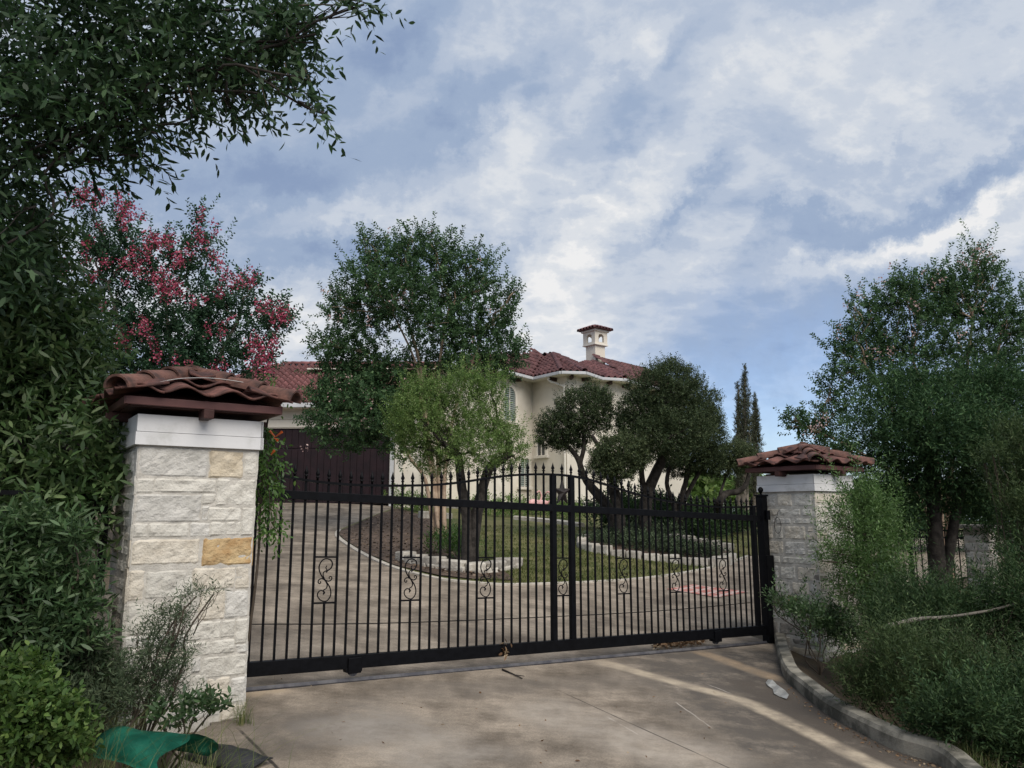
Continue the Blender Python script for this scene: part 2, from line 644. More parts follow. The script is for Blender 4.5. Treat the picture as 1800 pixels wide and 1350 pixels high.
def sheet(name, poly, m, lift, step, parent=None, noise_amp=0.0, hf=base_h):
    """polygon draped on the ground, with inner points so that it follows it"""
    poly = [(float(p[0]), float(p[1])) for p in poly]
    dense = []
    for a, b in zip(poly, poly[1:] + poly[:1]):
        k = max(1, int(math.hypot(b[0] - a[0], b[1] - a[1]) / step))
        dense += [(a[0] + (b[0] - a[0]) * i / k, a[1] + (b[1] - a[1]) * i / k) for i in range(k)]
    P = np.array(dense)
    lo, hi = P.min(0), P.max(0)
    gx, gy = np.meshgrid(np.arange(lo[0] + step / 2, hi[0], step), np.arange(lo[1] + step / 2, hi[1], step))
    gx, gy = gx.ravel(), gy.ravel()
    inside = np.zeros(gx.shape, bool)
    j = len(P) - 1
    for i in range(len(P)):
        xi, yi = P[i]
        xj, yj = P[j]
        c = ((yi > gy) != (yj > gy)) & (gx < (xj - xi) * (gy - yi) / (yj - yi + 1e-12) + xi)
        inside ^= c
        j = i
    pts = [Vector(p) for p in dense] + [Vector(p) for p in zip(gx[inside], gy[inside])]
    n = len(dense)
    v, e, f, _, _, _ = delaunay_2d_cdt(pts, [], [list(range(n))], 1, 1e-5)
    xy = np.array([(p.x, p.y) for p in v])
    z = hf(xy[:, 0], xy[:, 1]) + lift
    if noise_amp:
        z = z + noise_amp * np.array([mnoise.noise(Vector((p[0] * 1.7, p[1] * 1.7, 3))) for p in xy])
    me = bpy.data.meshes.new(name)
    me.from_pydata([(a[0], a[1], b) for a, b in zip(xy, z)], [], [list(t) for t in f])
    me.polygons.foreach_set('use_smooth', [True] * len(me.polygons))
    me.update()
    # faces up
    if len(me.polygons) and sum(p.normal.z for p in me.polygons) < 0:
        me.flip_normals()
    o = put(name, me, m, parent, 'structure')
    return o


# ------------------------------------------------------------------ ground, driveway, lawn
def concrete_mat(name, stripes=True):
    m = mat(name, (.148, .120, .091), (.345, .288, .225), rough=.88, scale=1.6, bump=.4, bscale=70, detail=12, contrast=(.30, .68))
    t = m.node_tree
    b = t.nodes['Principled BSDF']
    src = b.inputs['Base Color'].links[0].from_socket
    tc = nd(t, 'ShaderNodeTexCoord')
    # long drag marks and drain stains along the fall of the slab
    mp = nd(t, 'ShaderNodeMapping')
    mp.inputs['Rotation'].default_value = (0, 0, -GA - math.radians(52))
    mp.inputs['Scale'].default_value = (.6, 1.7, 1)
    t.links.new(tc.outputs['Object'], mp.inputs[0])
    n = nd(t, 'ShaderNodeTexNoise', i_Scale=1.6, i_Detail=8, i_Roughness=.7)
    t.links.new(mp.outputs[0], n.inputs['Vector'])
    r = nd(t, 'ShaderNodeMapRange', interpolation_type='SMOOTHSTEP')
    r.inputs['From Min'].default_value, r.inputs['From Max'].default_value = .36, .7
    r.inputs['To Min'].default_value, r.inputs['To Max'].default_value = .76, 1.14
    t.links.new(n.outputs[0], r.inputs[0])
    mm = nd(t, 'ShaderNodeMix', data_type='RGBA', blend_type='MULTIPLY')
    mm.inputs['Factor'].default_value = 1
    t.links.new(src, mm.inputs[6])
    t.links.new(r.outputs[0], mm.inputs[7])
    last = mm.outputs[2]
    # blotches the size of a hand
    bl = nd(t, 'ShaderNodeTexNoise', i_Scale=6.5, i_Detail=10, i_Roughness=.72)
    t.links.new(tc.outputs['Object'], bl.inputs['Vector'])
    blr = nd(t, 'ShaderNodeMapRange')
    blr.inputs['From Min'].default_value, blr.inputs['From Max'].default_value = .3, .7
    blr.inputs['To Min'].default_value, blr.inputs['To Max'].default_value = .72, 1.26
    t.links.new(bl.outputs[0], blr.inputs[0])
    mb2 = nd(t, 'ShaderNodeMix', data_type='RGBA', blend_type='MULTIPLY')
    mb2.inputs['Factor'].default_value = 1
    t.links.new(last, mb2.inputs[6])
    t.links.new(blr.outputs[0], mb2.inputs[7])
    last = mb2.outputs[2]
    # fine speckle
    sp = nd(t, 'ShaderNodeTexNoise', i_Scale=90, i_Detail=3, i_Roughness=.7)
    t.links.new(tc.outputs['Object'], sp.inputs['Vector'])
    sr = nd(t, 'ShaderNodeMapRange')
    sr.inputs['From Min'].default_value, sr.inputs['From Max'].default_value = .3, .7
    sr.inputs['To Min'].default_value, sr.inputs['To Max'].default_value = .70, 1.24
    t.links.new(sp.outputs[0], sr.inputs[0])
    m2 = nd(t, 'ShaderNodeMix', data_type='RGBA', blend_type='MULTIPLY')
    m2.inputs['Factor'].default_value = 1
    t.links.new(last, m2.inputs[6])
    t.links.new(sr.outputs[0], m2.inputs[7])
    last = m2.outputs[2]

    def stripe(p0, p1, w, col, k, last, wob=.10):
        dx, dy = p1[0] - p0[0], p1[1] - p0[1]
        ln = math.hypot(dx, dy)
        mp = nd(t, 'ShaderNodeMapping', vector_type='TEXTURE')
        mp.inputs['Location'].default_value = ((p0[0] + p1[0]) / 2, (p0[1] + p1[1]) / 2, 0)
        mp.inputs['Rotation'].default_value = (0, 0, math.atan2(dy, dx))
        wn = nd(t, 'ShaderNodeTexNoise', i_Scale=1.3, i_Detail=6, i_Roughness=.65)
        t.links.new(tc.outputs['Object'], wn.inputs['Vector'])
        vm = nd(t, 'ShaderNodeVectorMath', operation='MULTIPLY_ADD')
        t.links.new(wn.outputs['Color'], vm.inputs[0])
        vm.inputs[1].default_value = (wob, wob, 0)
        t.links.new(tc.outputs['Object'], vm.inputs[2])
        t.links.new(vm.outputs[0], mp.inputs[0])
        sx = nd(t, 'ShaderNodeSeparateXYZ')
        t.links.new(mp.outputs[0], sx.inputs[0])

        def band(sock, half, soft):
            a = nd(t, 'ShaderNodeMath', operation='ABSOLUTE')
            t.links.new(sock, a.inputs[0])
            r = nd(t, 'ShaderNodeMapRange', interpolation_type='SMOOTHSTEP')
            r.inputs['From Min'].default_value, r.inputs['From Max'].default_value = half + soft, max(half - soft, 0)
            t.links.new(a.outputs[0], r.inputs[0])
            return r.outputs[0]
        a = band(sx.outputs[0], ln / 2, ln * .12)
        c = band(sx.outputs[1], w / 2, w * .28)
        mu = nd(t, 'ShaderNodeMath', operation='MULTIPLY')
        t.links.new(a, mu.inputs[0])
        t.links.new(c, mu.inputs[1])
        bn = nd(t, 'ShaderNodeTexNoise', i_Scale=3.5, i_Detail=7, i_Roughness=.7)
        t.links.new(tc.outputs['Object'], bn.inputs['Vector'])
        br = nd(t, 'ShaderNodeMapRange')
        br.inputs['From Min'].default_value, br.inputs['From Max'].default_value = .3, .62
        br.inputs['To Min'].default_value, br.inputs['To Max'].default_value = .12 * k, k
        t.links.new(bn.outputs[0], br.inputs[0])
        m3 = nd(t, 'ShaderNodeMath', operation='MULTIPLY')
        t.links.new(mu.outputs[0], m3.inputs[0])
        t.links.new(br.outputs[0], m3.inputs[1])
        mx = nd(t, 'ShaderNodeMix', data_type='RGBA')
        t.links.new(m3.outputs[0], mx.inputs['Factor'])
        t.links.new(last, mx.inputs[6])
        mx.inputs[7].default_value = (*col, 1)
        return mx.outputs[2]
    if stripes:
        g = ground_at
        # rust and sand washed out from under the gate, dark damp slab beside the kerb
        last = stripe(g(1190, 1135), g(1560, 1365), 1.5, (.10, .086, .072), 1.3, last, .25)
        last = stripe(g(1325, 1140), g(1480, 1290), .8, (.06, .052, .045), 1.2, last, .2)
        last = stripe(g(1380, 1195), g(1620, 1350), 1.0, (.085, .07, .056), 1.3, last, .25)
        last = stripe(g(1060, 1160), g(1330, 1232), .20, (.42, .35, .26), 1.2, last, .14)
        last = stripe(g(1310, 1225), g(1600, 1365), .18, (.42, .35, .26), 1.2, last, .14)
        last = stripe(g(1240, 1143), g(1385, 1192), .22, (.34, .25, .16), .8, last, .2)
        last = stripe(g(440, 1215), g(520, 1205), .30, (.46, .36, .25), .9, last, .15)
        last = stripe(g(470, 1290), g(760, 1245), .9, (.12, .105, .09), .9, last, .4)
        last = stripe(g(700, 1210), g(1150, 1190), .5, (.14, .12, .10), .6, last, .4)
        last = stripe(g(950, 1230), g(1300, 1340), .7, (.42, .37, .31), .6, last, .25)
        last = stripe(g(640, 1250), g(900, 1340), .8, (.40, .36, .31), .55, last, .3)
        last = stripe(g(424, 1278), g(500, 1352), .022, (.04, .034, .028), 1.6, last, .03)
        last = stripe(g(985, 1214), g(1300, 1356), .012, (.06, .05, .042), 1.5, last, .02)
        for q0, q1 in (((1197, 1232), (1222, 1248)), ((1222, 1248), (1258, 1275)), ((1255, 1203), (1290, 1216)), ((1080, 1258), (1130, 1288))):
            last = stripe(g(*q0), g(*q1), .014, (.50, .45, .39), .7, last, .10)
    t.links.new(last, b.inputs['Base Color'])
    return m


M_conc = concrete_mat('driveway_concrete')
M_earth = mat('earth', (.055, .042, .03), (.11, .085, .055), rough=.95, scale=2.2, bump=.6, bscale=22)
M_lawn = mat('lawn_grass', (.07, .088, .026), (.155, .145, .06), rough=.9, scale=.9, bump=.7, bscale=120, detail=9)
M_mulch = mat('mulch', (.05, .035, .026), (.14, .10, .075), rough=.95, scale=9, bump=.9, bscale=45, detail=8)
M_kerb = mat('kerb_concrete', (.075, .072, .058), (.27, .25, .205), rough=.9, scale=4, bump=.45, bscale=55, detail=9, contrast=(.38, .62))

# terrain sheet: fine near, coarse far
ax = np.unique(np.concatenate([np.arange(-16, 20.1, .4), np.linspace(20, 60, 10), np.linspace(60, 420, 12), -np.linspace(16, 60, 10), -np.linspace(60, 420, 12)]))
ay = np.unique(np.concatenate([np.arange(-5, 12, .4), np.arange(12, 40.1, .7), np.linspace(40, 80, 10), np.linspace(80, 700, 14), -np.linspace(5, 60, 8)]))
GX, GY = np.meshgrid(ax, ay)
gx, gy = GX.ravel(), GY.ravel()
gzv = terrain_h(gx, gy) - 0.05
gzv += np.where((gx < -3.2) & (gy < 9), 0.03 * np.sin(gx * 3.1) * np.cos(gy * 2.3), 0)
nx, ny = len(ax), len(ay)
ii = (np.arange(ny - 1)[:, None] * nx + np.arange(nx - 1)[None, :]).ravel()
ground = put('ground', fast_mesh('ground', np.stack([gx, gy, gzv], 1), np.stack([ii, ii + 1, ii + nx + 1, ii + nx], 1), True), M_earth, None, 'structure')

g2 = lambda *q: tuple(ground_at(*q)[:2])
INNER = [g2(700, 893), g2(668, 902), g2(622, 921), g2(596, 932), g2(592, 940), g2(600, 950), g2(640, 975), g2(693, 998), g2(767, 1017), g2(833, 1025), g2(900, 1028), g2(1011, 1025), g2(1122, 1018), g2(1205, 1007), g2(1275, 992), g2(1314, 978)]
GAR_D = 27.0
left_edge = [gf(.75, 3.3), gf(.95, 4.6), gf(1.25, 5.45), gf(1.5, 5.7), gf(1.6, 6.6), gf(1.2, 8.5), (-5.2, 12), (-7.6, 18), (-10.6, 23.5), (-11.5, GAR_D - .02)]
near = [(8.2, -3.6), (-3.4, -3.6), (-2.4, 1.0)]
right_tail = [(8.2, 21.5), (12.5, 24.5), (21, 27.5), (22, 23.5), (14, 20), (8.6, 15.6), (5.6, 12.6), tuple(gf(8.62, 7.2)[:2])]
drive_poly = [p[:2] for p in left_edge] + [(-3.3, GAR_D - .02)] + INNER + right_tail + [tuple(p) for p in KB] + near
drive = sheet('driveway', drive_poly, M_conc, 0.0, .55)
# flush concrete edge strip round the planted island
lawn_poly = INNER + [(8.2, 21.5), (12.5, 24.5), (21, 27.5), (22, 40), (-3.2, 40), (-3.2, 27)]
lawn = sheet('lawn', lawn_poly, M_lawn, 0.012, .8)
M_edge = mat('edge_concrete', (.36, .33, .28), (.50, .46, .40), rough=.9, scale=6, bump=.3, bscale=50)


def ribbon(name, path, w, h, m, parent=None, lift=0.0, hf=base_h, prof=None, kind=None, z0=-.08):
    """low strip with a rounded profile swept over the ground"""
    path = [np.array(p[:2], float) for p in path]
    prof = prof or [(-w / 2, z0), (-w / 2, h * .8), (-w * .32, h), (w * .32, h), (w / 2, h * .8), (w / 2, z0)]
    V, Fc = [], []
    k = len(prof)
    for i, p in enumerate(path):
        d = path[min(i + 1, len(path) - 1)] - path[max(i - 1, 0)]
        d = d / np.linalg.norm(d)
        nrm = np.array([d[1], -d[0]])
        zz = float(hf(p[0], p[1])[0]) + lift
        for a, b in prof:
            q = p + nrm * a
            V.append((q[0], q[1], zz + b))
        if i:
            o = (i - 1) * k
            for j in range(k - 1):
                Fc.append((o + j, o + j + 1, o + k + j + 1, o + k + j))
    me = bpy.data.meshes.new(name)
    Fl = [tuple(f) for f in Fc] + [tuple(range(k))[::-1], tuple(range(len(V) - k, len(V)))]
    me.from_pydata(V, [], Fl)
    bm = bmesh.new()
    bm.from_mesh(me)
    bmesh.ops.recalc_face_normals(bm, faces=bm.faces)
    bm.to_mesh(me)
    bm.free()
    me.polygons.foreach_set('use_smooth', [False] * len(me.polygons))
    return put(name, me, m, parent, kind)


ip = [p[:2] for p in smooth_path([(q[0], q[1], 0) for q in INNER[3:]], 5)]
ribbon('driveway_edge', ip, .10, .03, M_edge, None, 0.0, kind='structure')
M_kerb_moss = M_kerb
kp = [np.array(p) for p in smooth_path([(q.x, q.y, 0) for q in KERB], 6)][3:]
# shift outwards by half the kerb width so that its inner foot is the edge of the slab
kpo = []
for i, p in enumerate(kp):
    d = kp[min(i + 1, len(kp) - 1)] - kp[max(i - 1, 0)]
    d = d / np.linalg.norm(d)
    kpo.append(p + np.array([-d[1], d[0], 0]) * .07)
kerb = ribbon('kerb', kpo, .17, .14, M_kerb, None, 0.0, prof=[(.07, -.9), (.07, .095), (.05, .125), (-.05, .13), (-.07, .10), (-.07, -.9)], kind='structure')

# ------------------------------------------------------------------ pillars
M_mortar = mat('mortar', (.44, .415, .37), (.56, .53, .475), rough=.95, scale=14, bump=.5, bscale=70)


def stone_mat(name, a, b, bump=.8):
    return mat(name, a, b, rough=.92, scale=7, bump=bump, bscale=38, detail=9, island=.07)


M_st = [stone_mat('limestone_cream', (.50, .475, .42), (.66, .635, .57)), stone_mat('limestone_grey', (.48, .465, .425), (.63, .61, .565)),
        stone_mat('limestone_warm', (.50, .45, .37), (.66, .61, .52))]
M_tan = stone_mat('limestone_tan', (.48, .41, .30), (.63, .555, .43))
M_ochre = stone_mat('limestone_ochre', (.42, .26, .12), (.60, .45, .25))
M_dk = stone_mat('limestone_weathered', (.20, .185, .165), (.36, .33, .29))
M_white = mat('white_siding', (.50, .50, .485), (.66, .66, .66), rough=.6, scale=4, bump=.08, bscale=25, detail=8, contrast=(.28, .5))
M_brown = mat('brown_timber', (.035, .014, .012), (.06, .024, .02), rough=.65, scale=5, bump=.2, bscale=30)
M_brown_hi = mat('brown_fascia', (.075, .030, .028), (.10, .042, .038), rough=.5, scale=5)
M_tile = [mat('terracotta_a', (.050, .027, .024), (.165, .074, .060), rough=.8, scale=7, bump=.35, bscale=40, island=.22, detail=8, contrast=(.3, .7)),
          mat('terracotta_b', (.042, .027, .024), (.16, .078, .060), rough=.85, scale=9, bump=.35, bscale=40, island=.22, detail=8, contrast=(.3, .7))]
rs = random.Random(11)


def stone_mesh(w, h, seed, depth=.10, amp=.012):
    """rough split-face block, face towards -y, origin at its lower left front"""
    nxs = max(4, min(16, int(w / .022)))
    nys = max(4, min(9, int(h / .022)))
    bm = bmesh.new()
    grid = []
    for j in range(nys + 1):
        row = []
        for i in range(nxs + 1):
            u, v = i / nxs, j / nys
            ed = min(u * w, (1 - u) * w, v * h, (1 - v) * h)
            x, z = u * w, v * h
            p = Vector((x * 9 + seed * 3.7, z * 9, seed * 1.3))
            q = abs(mnoise.noise(p)) * 1.5 - .35 + mnoise.noise(p * 2.6) * .55 + mnoise.noise(p * 6.1) * .3
            prof = min(1, ed / .010)
            y = -(.002 + (.010 + amp * q) * prof) if ed > 1e-6 else 0.002
            wob = .006 * (mnoise.noise(Vector((x * 14, z * 14, seed + 9))))
            if i in (0, nxs) or j in (0, nys):
                x += wob
                z += .006 * mnoise.noise(Vector((z * 14, x * 11, seed + 4)))
            row.append(bm.verts.new((x, y, z)))
        grid.append(row)
    for j in range(nys):
        for i in range(nxs):
            bm.faces.new((grid[j][i], grid[j][i + 1], grid[j + 1][i + 1], grid[j + 1][i]))
    rim = [grid[0][i] for i in range(nxs + 1)] + [grid[j][nxs] for j in range(1, nys + 1)] + [grid[nys][i] for i in range(nxs - 1, -1, -1)] + [grid[j][0] for j in range(nys - 1, 0, -1)]
    back = [bm.verts.new((v.co.x, depth, v.co.z)) for v in rim]
    for i in range(len(rim)):
        bm.faces.new((rim[i], back[i], back[(i + 1) % len(rim)], rim[(i + 1) % len(rim)]))
    return bm_mesh(bm, 'stone')


def ashlar(w, z0, z1, rnd, wmin=.16, wmax=.42):
    """random courses: (x, z, w, h)"""
    out = []
    z = z1
    gap = .011
    while z > z0 + .05:
        h = rnd.choice([.10, .12, .15, .17, .19])
        h = min(h, z - z0)
        x = 0.0
        while x < w - .01:
            ww = rnd.uniform(wmin, wmax) * (1.15 if h < .13 else .9)
            if w - x - ww < .11:
                ww = w - x
            if h > .16 and rnd.random() < .22 and ww < .3:
                out.append((x + gap / 2, z - h / 2 + gap / 2, ww - gap, h / 2 - gap))
                out.append((x + gap / 2, z - h + gap / 2, ww - gap, h / 2 - gap))
            else:
                out.append((x + gap / 2, z - h + gap / 2, ww - gap, h - gap))
            x += ww
        z -= h
    return out


def lay(parent, stones, origin, rot, rnd, weather=None):
    """stones: (x, z, w, h[, material]) on a face; origin and rotation are local to the pillar"""
    for k, q in enumerate(stones):
        x, z, w, h = q[:4]
        if len(q) > 4:
            m = q[4]
        else:
            r = rnd.random()
            m = M_tan if r < .035 else M_st[rnd.randrange(3)]
            if weather and rnd.random() < weather(z):
                m = M_dk
        o = put('stone', stone_mesh(w, h, rnd.random() * 90), m, parent)
        ca, sa = math.cos(rot), math.sin(rot)
        o.location = (origin[0] + ca * x, origin[1] + sa * x, z)
        o.rotation_euler = (0, 0, rot)


def tile_profile(w, l, amp=.05, th=.016, seg=12):
    """one S tile lying in the local xy plane, length along y (up the slope)"""
    bm = bmesh.new()
    rows = []
    for y, lift in ((0, 0.03), (l * .5, .012), (l, 0.0)):
        top = [bm.verts.new((-w / 2 + w * i / seg, y, lift + amp * (math.sin(2 * PI * (i / seg) - PI / 2) * .5 + .5))) for i in range(seg + 1)]
        bot = [bm.verts.new((-w / 2 + w * i / seg, y, lift - th + amp * (math.sin(2 * PI * (i / seg) - PI / 2) * .5 + .5))) for i in range(seg + 1)]
        rows.append((top, bot))
    for (t0, b0), (t1, b1) in zip(rows, rows[1:]):
        for i in range(seg):
            bm.faces.new((t0[i], t0[i + 1], t1[i + 1], t1[i]))
            bm.faces.new((b0[i], b1[i], b1[i + 1], b0[i + 1]))
        bm.faces.new((t0[0], t1[0], b1[0], b0[0]))
        bm.faces.new((t0[seg], b0[seg], b1[seg], t1[seg]))
    for t0, b0 in (rows[0], rows[-1]):
        for i in range(seg):
            bm.faces.new((t0[i], b0[i], b0[i + 1], t0[i + 1]))
    return bm_mesh(bm, 'tile', True)


def barrel_mesh(r0, r1, l, th=.016, seg=12):
    """half-round hip tile, length along y from the low open end"""
    bm = bmesh.new()
    R = []
    for y, r, z in ((0, r0, 0.0), (l, r1, 0.0)):
        o = [bm.verts.new((r * math.cos(a), y, z + r * .95 * math.sin(a))) for a in [PI * i / seg for i in range(seg + 1)]]
        q = [bm.verts.new(((r - th) * math.cos(a), y, z + (r - th) * .95 * math.sin(a))) for a in [PI * i / seg for i in range(seg + 1)]]
        R.append((o, q))
    (o0, q0), (o1, q1) = R
    for i in range(seg):
        bm.faces.new((o0[i], o0[i + 1], o1[i + 1], o1[i]))
        bm.faces.new((q0[i], q1[i], q1[i + 1], q0[i + 1]))
        bm.faces.new((o0[i], q0[i], q0[i + 1], o0[i + 1]))
        bm.faces.new((o1[i], o1[i + 1], q1[i + 1], q1[i]))
    for e in (0, seg):
        bm.faces.new((o0[e], o1[e], q1[e], q0[e]))
    return bm_mesh(bm, 'hip_tile', False)


TILE = tile_profile(.30, .40)
TILE_S = tile_profile(.30, .30)
BARREL = barrel_mesh(.095, .078, .37)


def from_axes(ex, ey, ez, loc):
    from mathutils import Matrix
    return Matrix(((ex[0], ey[0], ez[0], loc[0]), (ex[1], ey[1], ez[1], loc[1]), (ex[2], ey[2], ez[2], loc[2]), (0, 0, 0, 1)))


def pillar_cap(root, cx, cy, z, half, rnd, jitter=.02):
    """timber frame and hipped tile cap centred on (cx, cy); z is the top of the siding"""
    eave = half + .135
    # soffit, fascia boards and brackets
    put('soffit', boxmesh('soffit', cx - eave + .05, cx + eave - .05, cy - eave + .05, cy + eave - .05, z + .045, z + .075), M_brown, root)
    for k in range(4):
        a = k * PI / 2
        e = eave - .03
        me = boxmesh('fascia', -e - .012, e + .012, -.02, .02, z + .05, z + .105, .004)
        o = put('fascia', me, M_brown_hi, root)
        o.location = (cx + e * math.sin(a), cy - e * math.cos(a), 0)
        o.rotation_euler = (0, 0, a)
        for bx in (0,):
            o = put('bracket', boxmesh('bracket', -.035, .035, -.17, .0, z - .02, z + .045, .006), M_brown, root)
            o.location = (cx + (half - .001) * math.sin(a) + bx * math.cos(a), cy - (half - .001) * math.cos(a) + bx * math.sin(a), 0)
            o.rotation_euler = (0, 0, a)
    rise = .185
    te = eave + .04
    zt = z + .115
    # under-roof so that no sky shows between the tiles
    bm = bmesh.new()
    q = te - .06
    vs = [bm.verts.new((cx + sx * q, cy + sy * q, zt - .012)) for sx, sy in ((-1, -1), (1, -1), (1, 1), (-1, 1))]
    ap = bm.verts.new((cx, cy, zt + rise - .03))
    for i in range(4):
        bm.faces.new((vs[i], vs[(i + 1) % 4], ap))
    bm.faces.new(vs[::-1])
    put('roof_deck', bm_mesh(bm, 'roof_deck'), M_brown, root)
    sl = math.atan2(rise, te)
    for k in range(4):
        a = k * PI / 2
        ex = Vector((math.cos(a), math.sin(a), 0))
        inn = Vector((-math.sin(a), math.cos(a), 0))
        ey = inn * math.cos(sl) + Vector((0, 0, math.sin(sl)))
        ez = ex.cross(ey)
        for row, (y0, xs) in enumerate(((0.0, (-.45, -.15, .15, .45)), (.30, (-.15, .15)))):
            for x in xs:
                me = TILE_S if abs(x) > .3 else TILE
                p = Vector((cx, cy, zt)) - inn * te + ex * (x + rnd.uniform(-.012, .012)) + ey * (y0 + rnd.uniform(-jitter, jitter)) + ez * (.0 + .012 * row)
                o = put('roof_tile', me, M_tile[0], root)
                tw = rnd.uniform(-.05, .05)
                o.matrix_local = from_axes(ex * math.cos(tw) + ey * math.sin(tw), ey * math.cos(tw) - ex * math.sin(tw), ez, p)
                if not me.materials:
                    me.materials.append(M_tile[0])
    for k in range(4):
        a = PI / 4 + k * PI / 2
        dirh = Vector((-math.sin(a), math.cos(a), 0))      # outward along the hip
        hl = te * math.sqrt(2)
        up = (-dirh * hl + Vector((0, 0, rise))).normalized()
        ex = up.cross(Vector((0, 0, 1))).normalized()
        ez = ex.cross(up)
        for i in range(3):
            p = Vector((cx, cy, zt + .012)) + dirh * hl * 1.0 + up * (i * .285 - .02 + rnd.uniform(-.02, .02)) + ez * (.018 + .014 * i)
            o = put('hip_tile', BARREL, M_tile[1], root)
            tw = rnd.uniform(-.06, .06)
            o.matrix_local = from_axes(ex * math.cos(tw) + up * math.sin(tw), up * math.cos(tw) - ex * math.sin(tw), ez, p)
    # apex saddle
    o = put('hip_tile', barrel_mesh(.10, .10, .24), M_tile[1], root)
    o.location = (cx - .02, cy - .12, zt + rise + .015)
    return te


def pillar(label, s0, s1, z_top, z_bot, stones_front, seed, weather=None):
    """square stone pillar in gate coordinates, front at n = 5.747"""
    rnd = random.Random(seed)
    w = s1 - s0
    nf = 5.747
    org = gf(s0, nf)
    root = thing('stone_pillar', label, 'pillar', (org.x, org.y, 0), GA, 'stone pillars at the gate')
    zs = z_top - .21          # bottom of siding
    inset = .006
    put('core', boxmesh('core', inset, w - inset, inset, w - inset, z_bot - .5, zs + .02), M_mortar, root)
    faces = {0: ((0, 0.012), 0), 1: ((w - 0.012, 0), PI / 2), 2: ((w, w - 0.012), PI), 3: ((0.012, w), -PI / 2)}
    for k, (o, rot) in faces.items():
        st_ = stones_front if (k == 0 and stones_front) else ashlar(w, z_bot, zs - .012, rnd)
        if k in (1, 3):      # side faces butt against the backs of the front and rear blocks
            st_ = [(x + .034, z, ww, h) for x, z, ww, h in ashlar(w - .068, z_bot, zs - .012, rnd)]
        lay(root, st_, o, rot, rnd, weather)
    # two siding boards per side
    for k in range(4):
        a = k * PI / 2
        for j, (b0, b1, th) in enumerate(((zs, zs + .088, .026), (zs + .091, z_top, .02))):
            me = boxmesh('siding_board', -w / 2 - th, w / 2 + th - .001, -th, .0, b0, b1, .003)
            o = put('siding_board', me, M_white, root)
            c = w / 2
            o.location = (c + c * math.sin(a), c - c * math.cos(a), 0)
            o.rotation_euler = (0, 0, a)
    pillar_cap(root, w / 2, w / 2, z_top, w / 2, rnd)
    return root


def px_stones(rects, s0, nf=5.747):
    out = []
    for zoom, x0, y0, x1, y1, m in rects:
        k, ox, oy = (6.585, 200, 780) if zoom == 7 else (4.5, 200, 960)
        q = [(ox + x / k, oy + y / k) for x, y in ((x0, y0), (x1, y0), (x0, y1), (x1, y1))]
        p = [on_gate(*a, nf) for a in q]
        a0, a1 = (p[0][0] + p[2][0]) / 2 - s0, (p[1][0] + p[3][0]) / 2 - s0
        zt, zb = (p[0][1] + p[1][1]) / 2, (p[2][1] + p[3][1]) / 2
        out.append((a0 - .015, zb - .014, a1 - a0 + .029, zt - zb + .027, m))
    return out


c_, g_, w_ = M_st
LEFT = px_stones([
    (7, 295, 40, 1100, 380, g_), (7, 1115, 85, 1495, 392, M_tan), (7, 1510, 85, 1655, 390, c_),
    (7, 270, 400, 466, 572, c_), (7, 474, 408, 1180, 565, c_), (7, 1192, 415, 1630, 715, c_),
    (7, 250, 588, 1012, 905, g_), (7, 1028, 582, 1182, 700, c_), (7, 1030, 722, 1090, 895, g_), (7, 1097, 735, 1472, 896, c_), (7, 1482, 735, 1615, 1062, c_),
    (7, 228, 922, 398, 1088, c_), (7, 408, 920, 865, 1082, c_), (7, 890, 912, 1112, 1080, g_), (7, 1120, 905, 1298, 1065, c_), (7, 1306, 903, 1474, 1060, c_),
    (7, 212, 1112, 985, 1392, w_), (7, 1035, 1090, 1595, 1400, M_ochre),
    (8, 118, 195, 240, 432, w_), (8, 254, 195, 620, 408, c_), (8, 630, 172, 958, 340, w_), (8, 966, 160, 1072, 335, w_),
    (8, 98, 440, 620, 690, c_), (8, 678, 352, 878, 582, w_), (8, 884, 350, 1062, 562, g_),
    (8, 88, 706, 425, 800, g_), (8, 432, 706, 580, 800, g_), (8, 588, 600, 842, 742, c_), (8, 850, 585, 956, 722, c_), (8, 964, 576, 1056, 770, c_),
    (8, 80, 815, 330, 985, c_), (8, 340, 815, 556, 900, w_), (8, 565, 752, 956, 860, c_), (8, 964, 780, 1050, 840, g_),
    (8, 340, 912, 610, 1095, c_), (8, 620, 880, 682, 1000, g_), (8, 690, 868, 1044, 1032, c_), (8, 70, 1000, 330, 1120, w_),
    (8, 618, 1012, 730, 1110, c_), (8, 738, 1045, 912, 1250, w_), (8, 922, 1042, 1036, 1235, g_), (8, 62, 1135, 280, 1250, c_), (8, 290, 1118, 728, 1258, c_),
    (8, 55, 1262, 400, 1370, c_), (8, 410, 1270, 840, 1370, g_), (8, 850, 1262, 1030, 1370, w_)], .92)
pillar_l = pillar('nearer gate pillar of cream limestone with an ochre block, tiled cap, left end of gate', .92, 1.735, 2.262, .12, LEFT, 5, None)
pillar_r = pillar('farther gate pillar of grey limestone, weathered at the foot, behind the kerb at right', 8.605, 9.42, 2.068, -.9, None, 23, lambda z: .05 if z > .8 else .25 if z > .45 else .6)
# repaint a few blocks low on the far pillar: one ochre course stone
cand = [o for o in pillar_r.children if o.name.startswith('stone') and abs(o.rotation_euler.z + PI / 2) < .1 and .28 < o.location.y < .62]
min(cand, key=lambda o: abs(o.location.z - .44)).data.materials[0] = M_ochre

# pale wire over the near cap
tb = Tubes(5)
cap_o = pillar_l.location


def lp(x, y, z):
    v = gf(.92 + x, 5.747 + y, z)
    return (v.x, v.y, v.z)


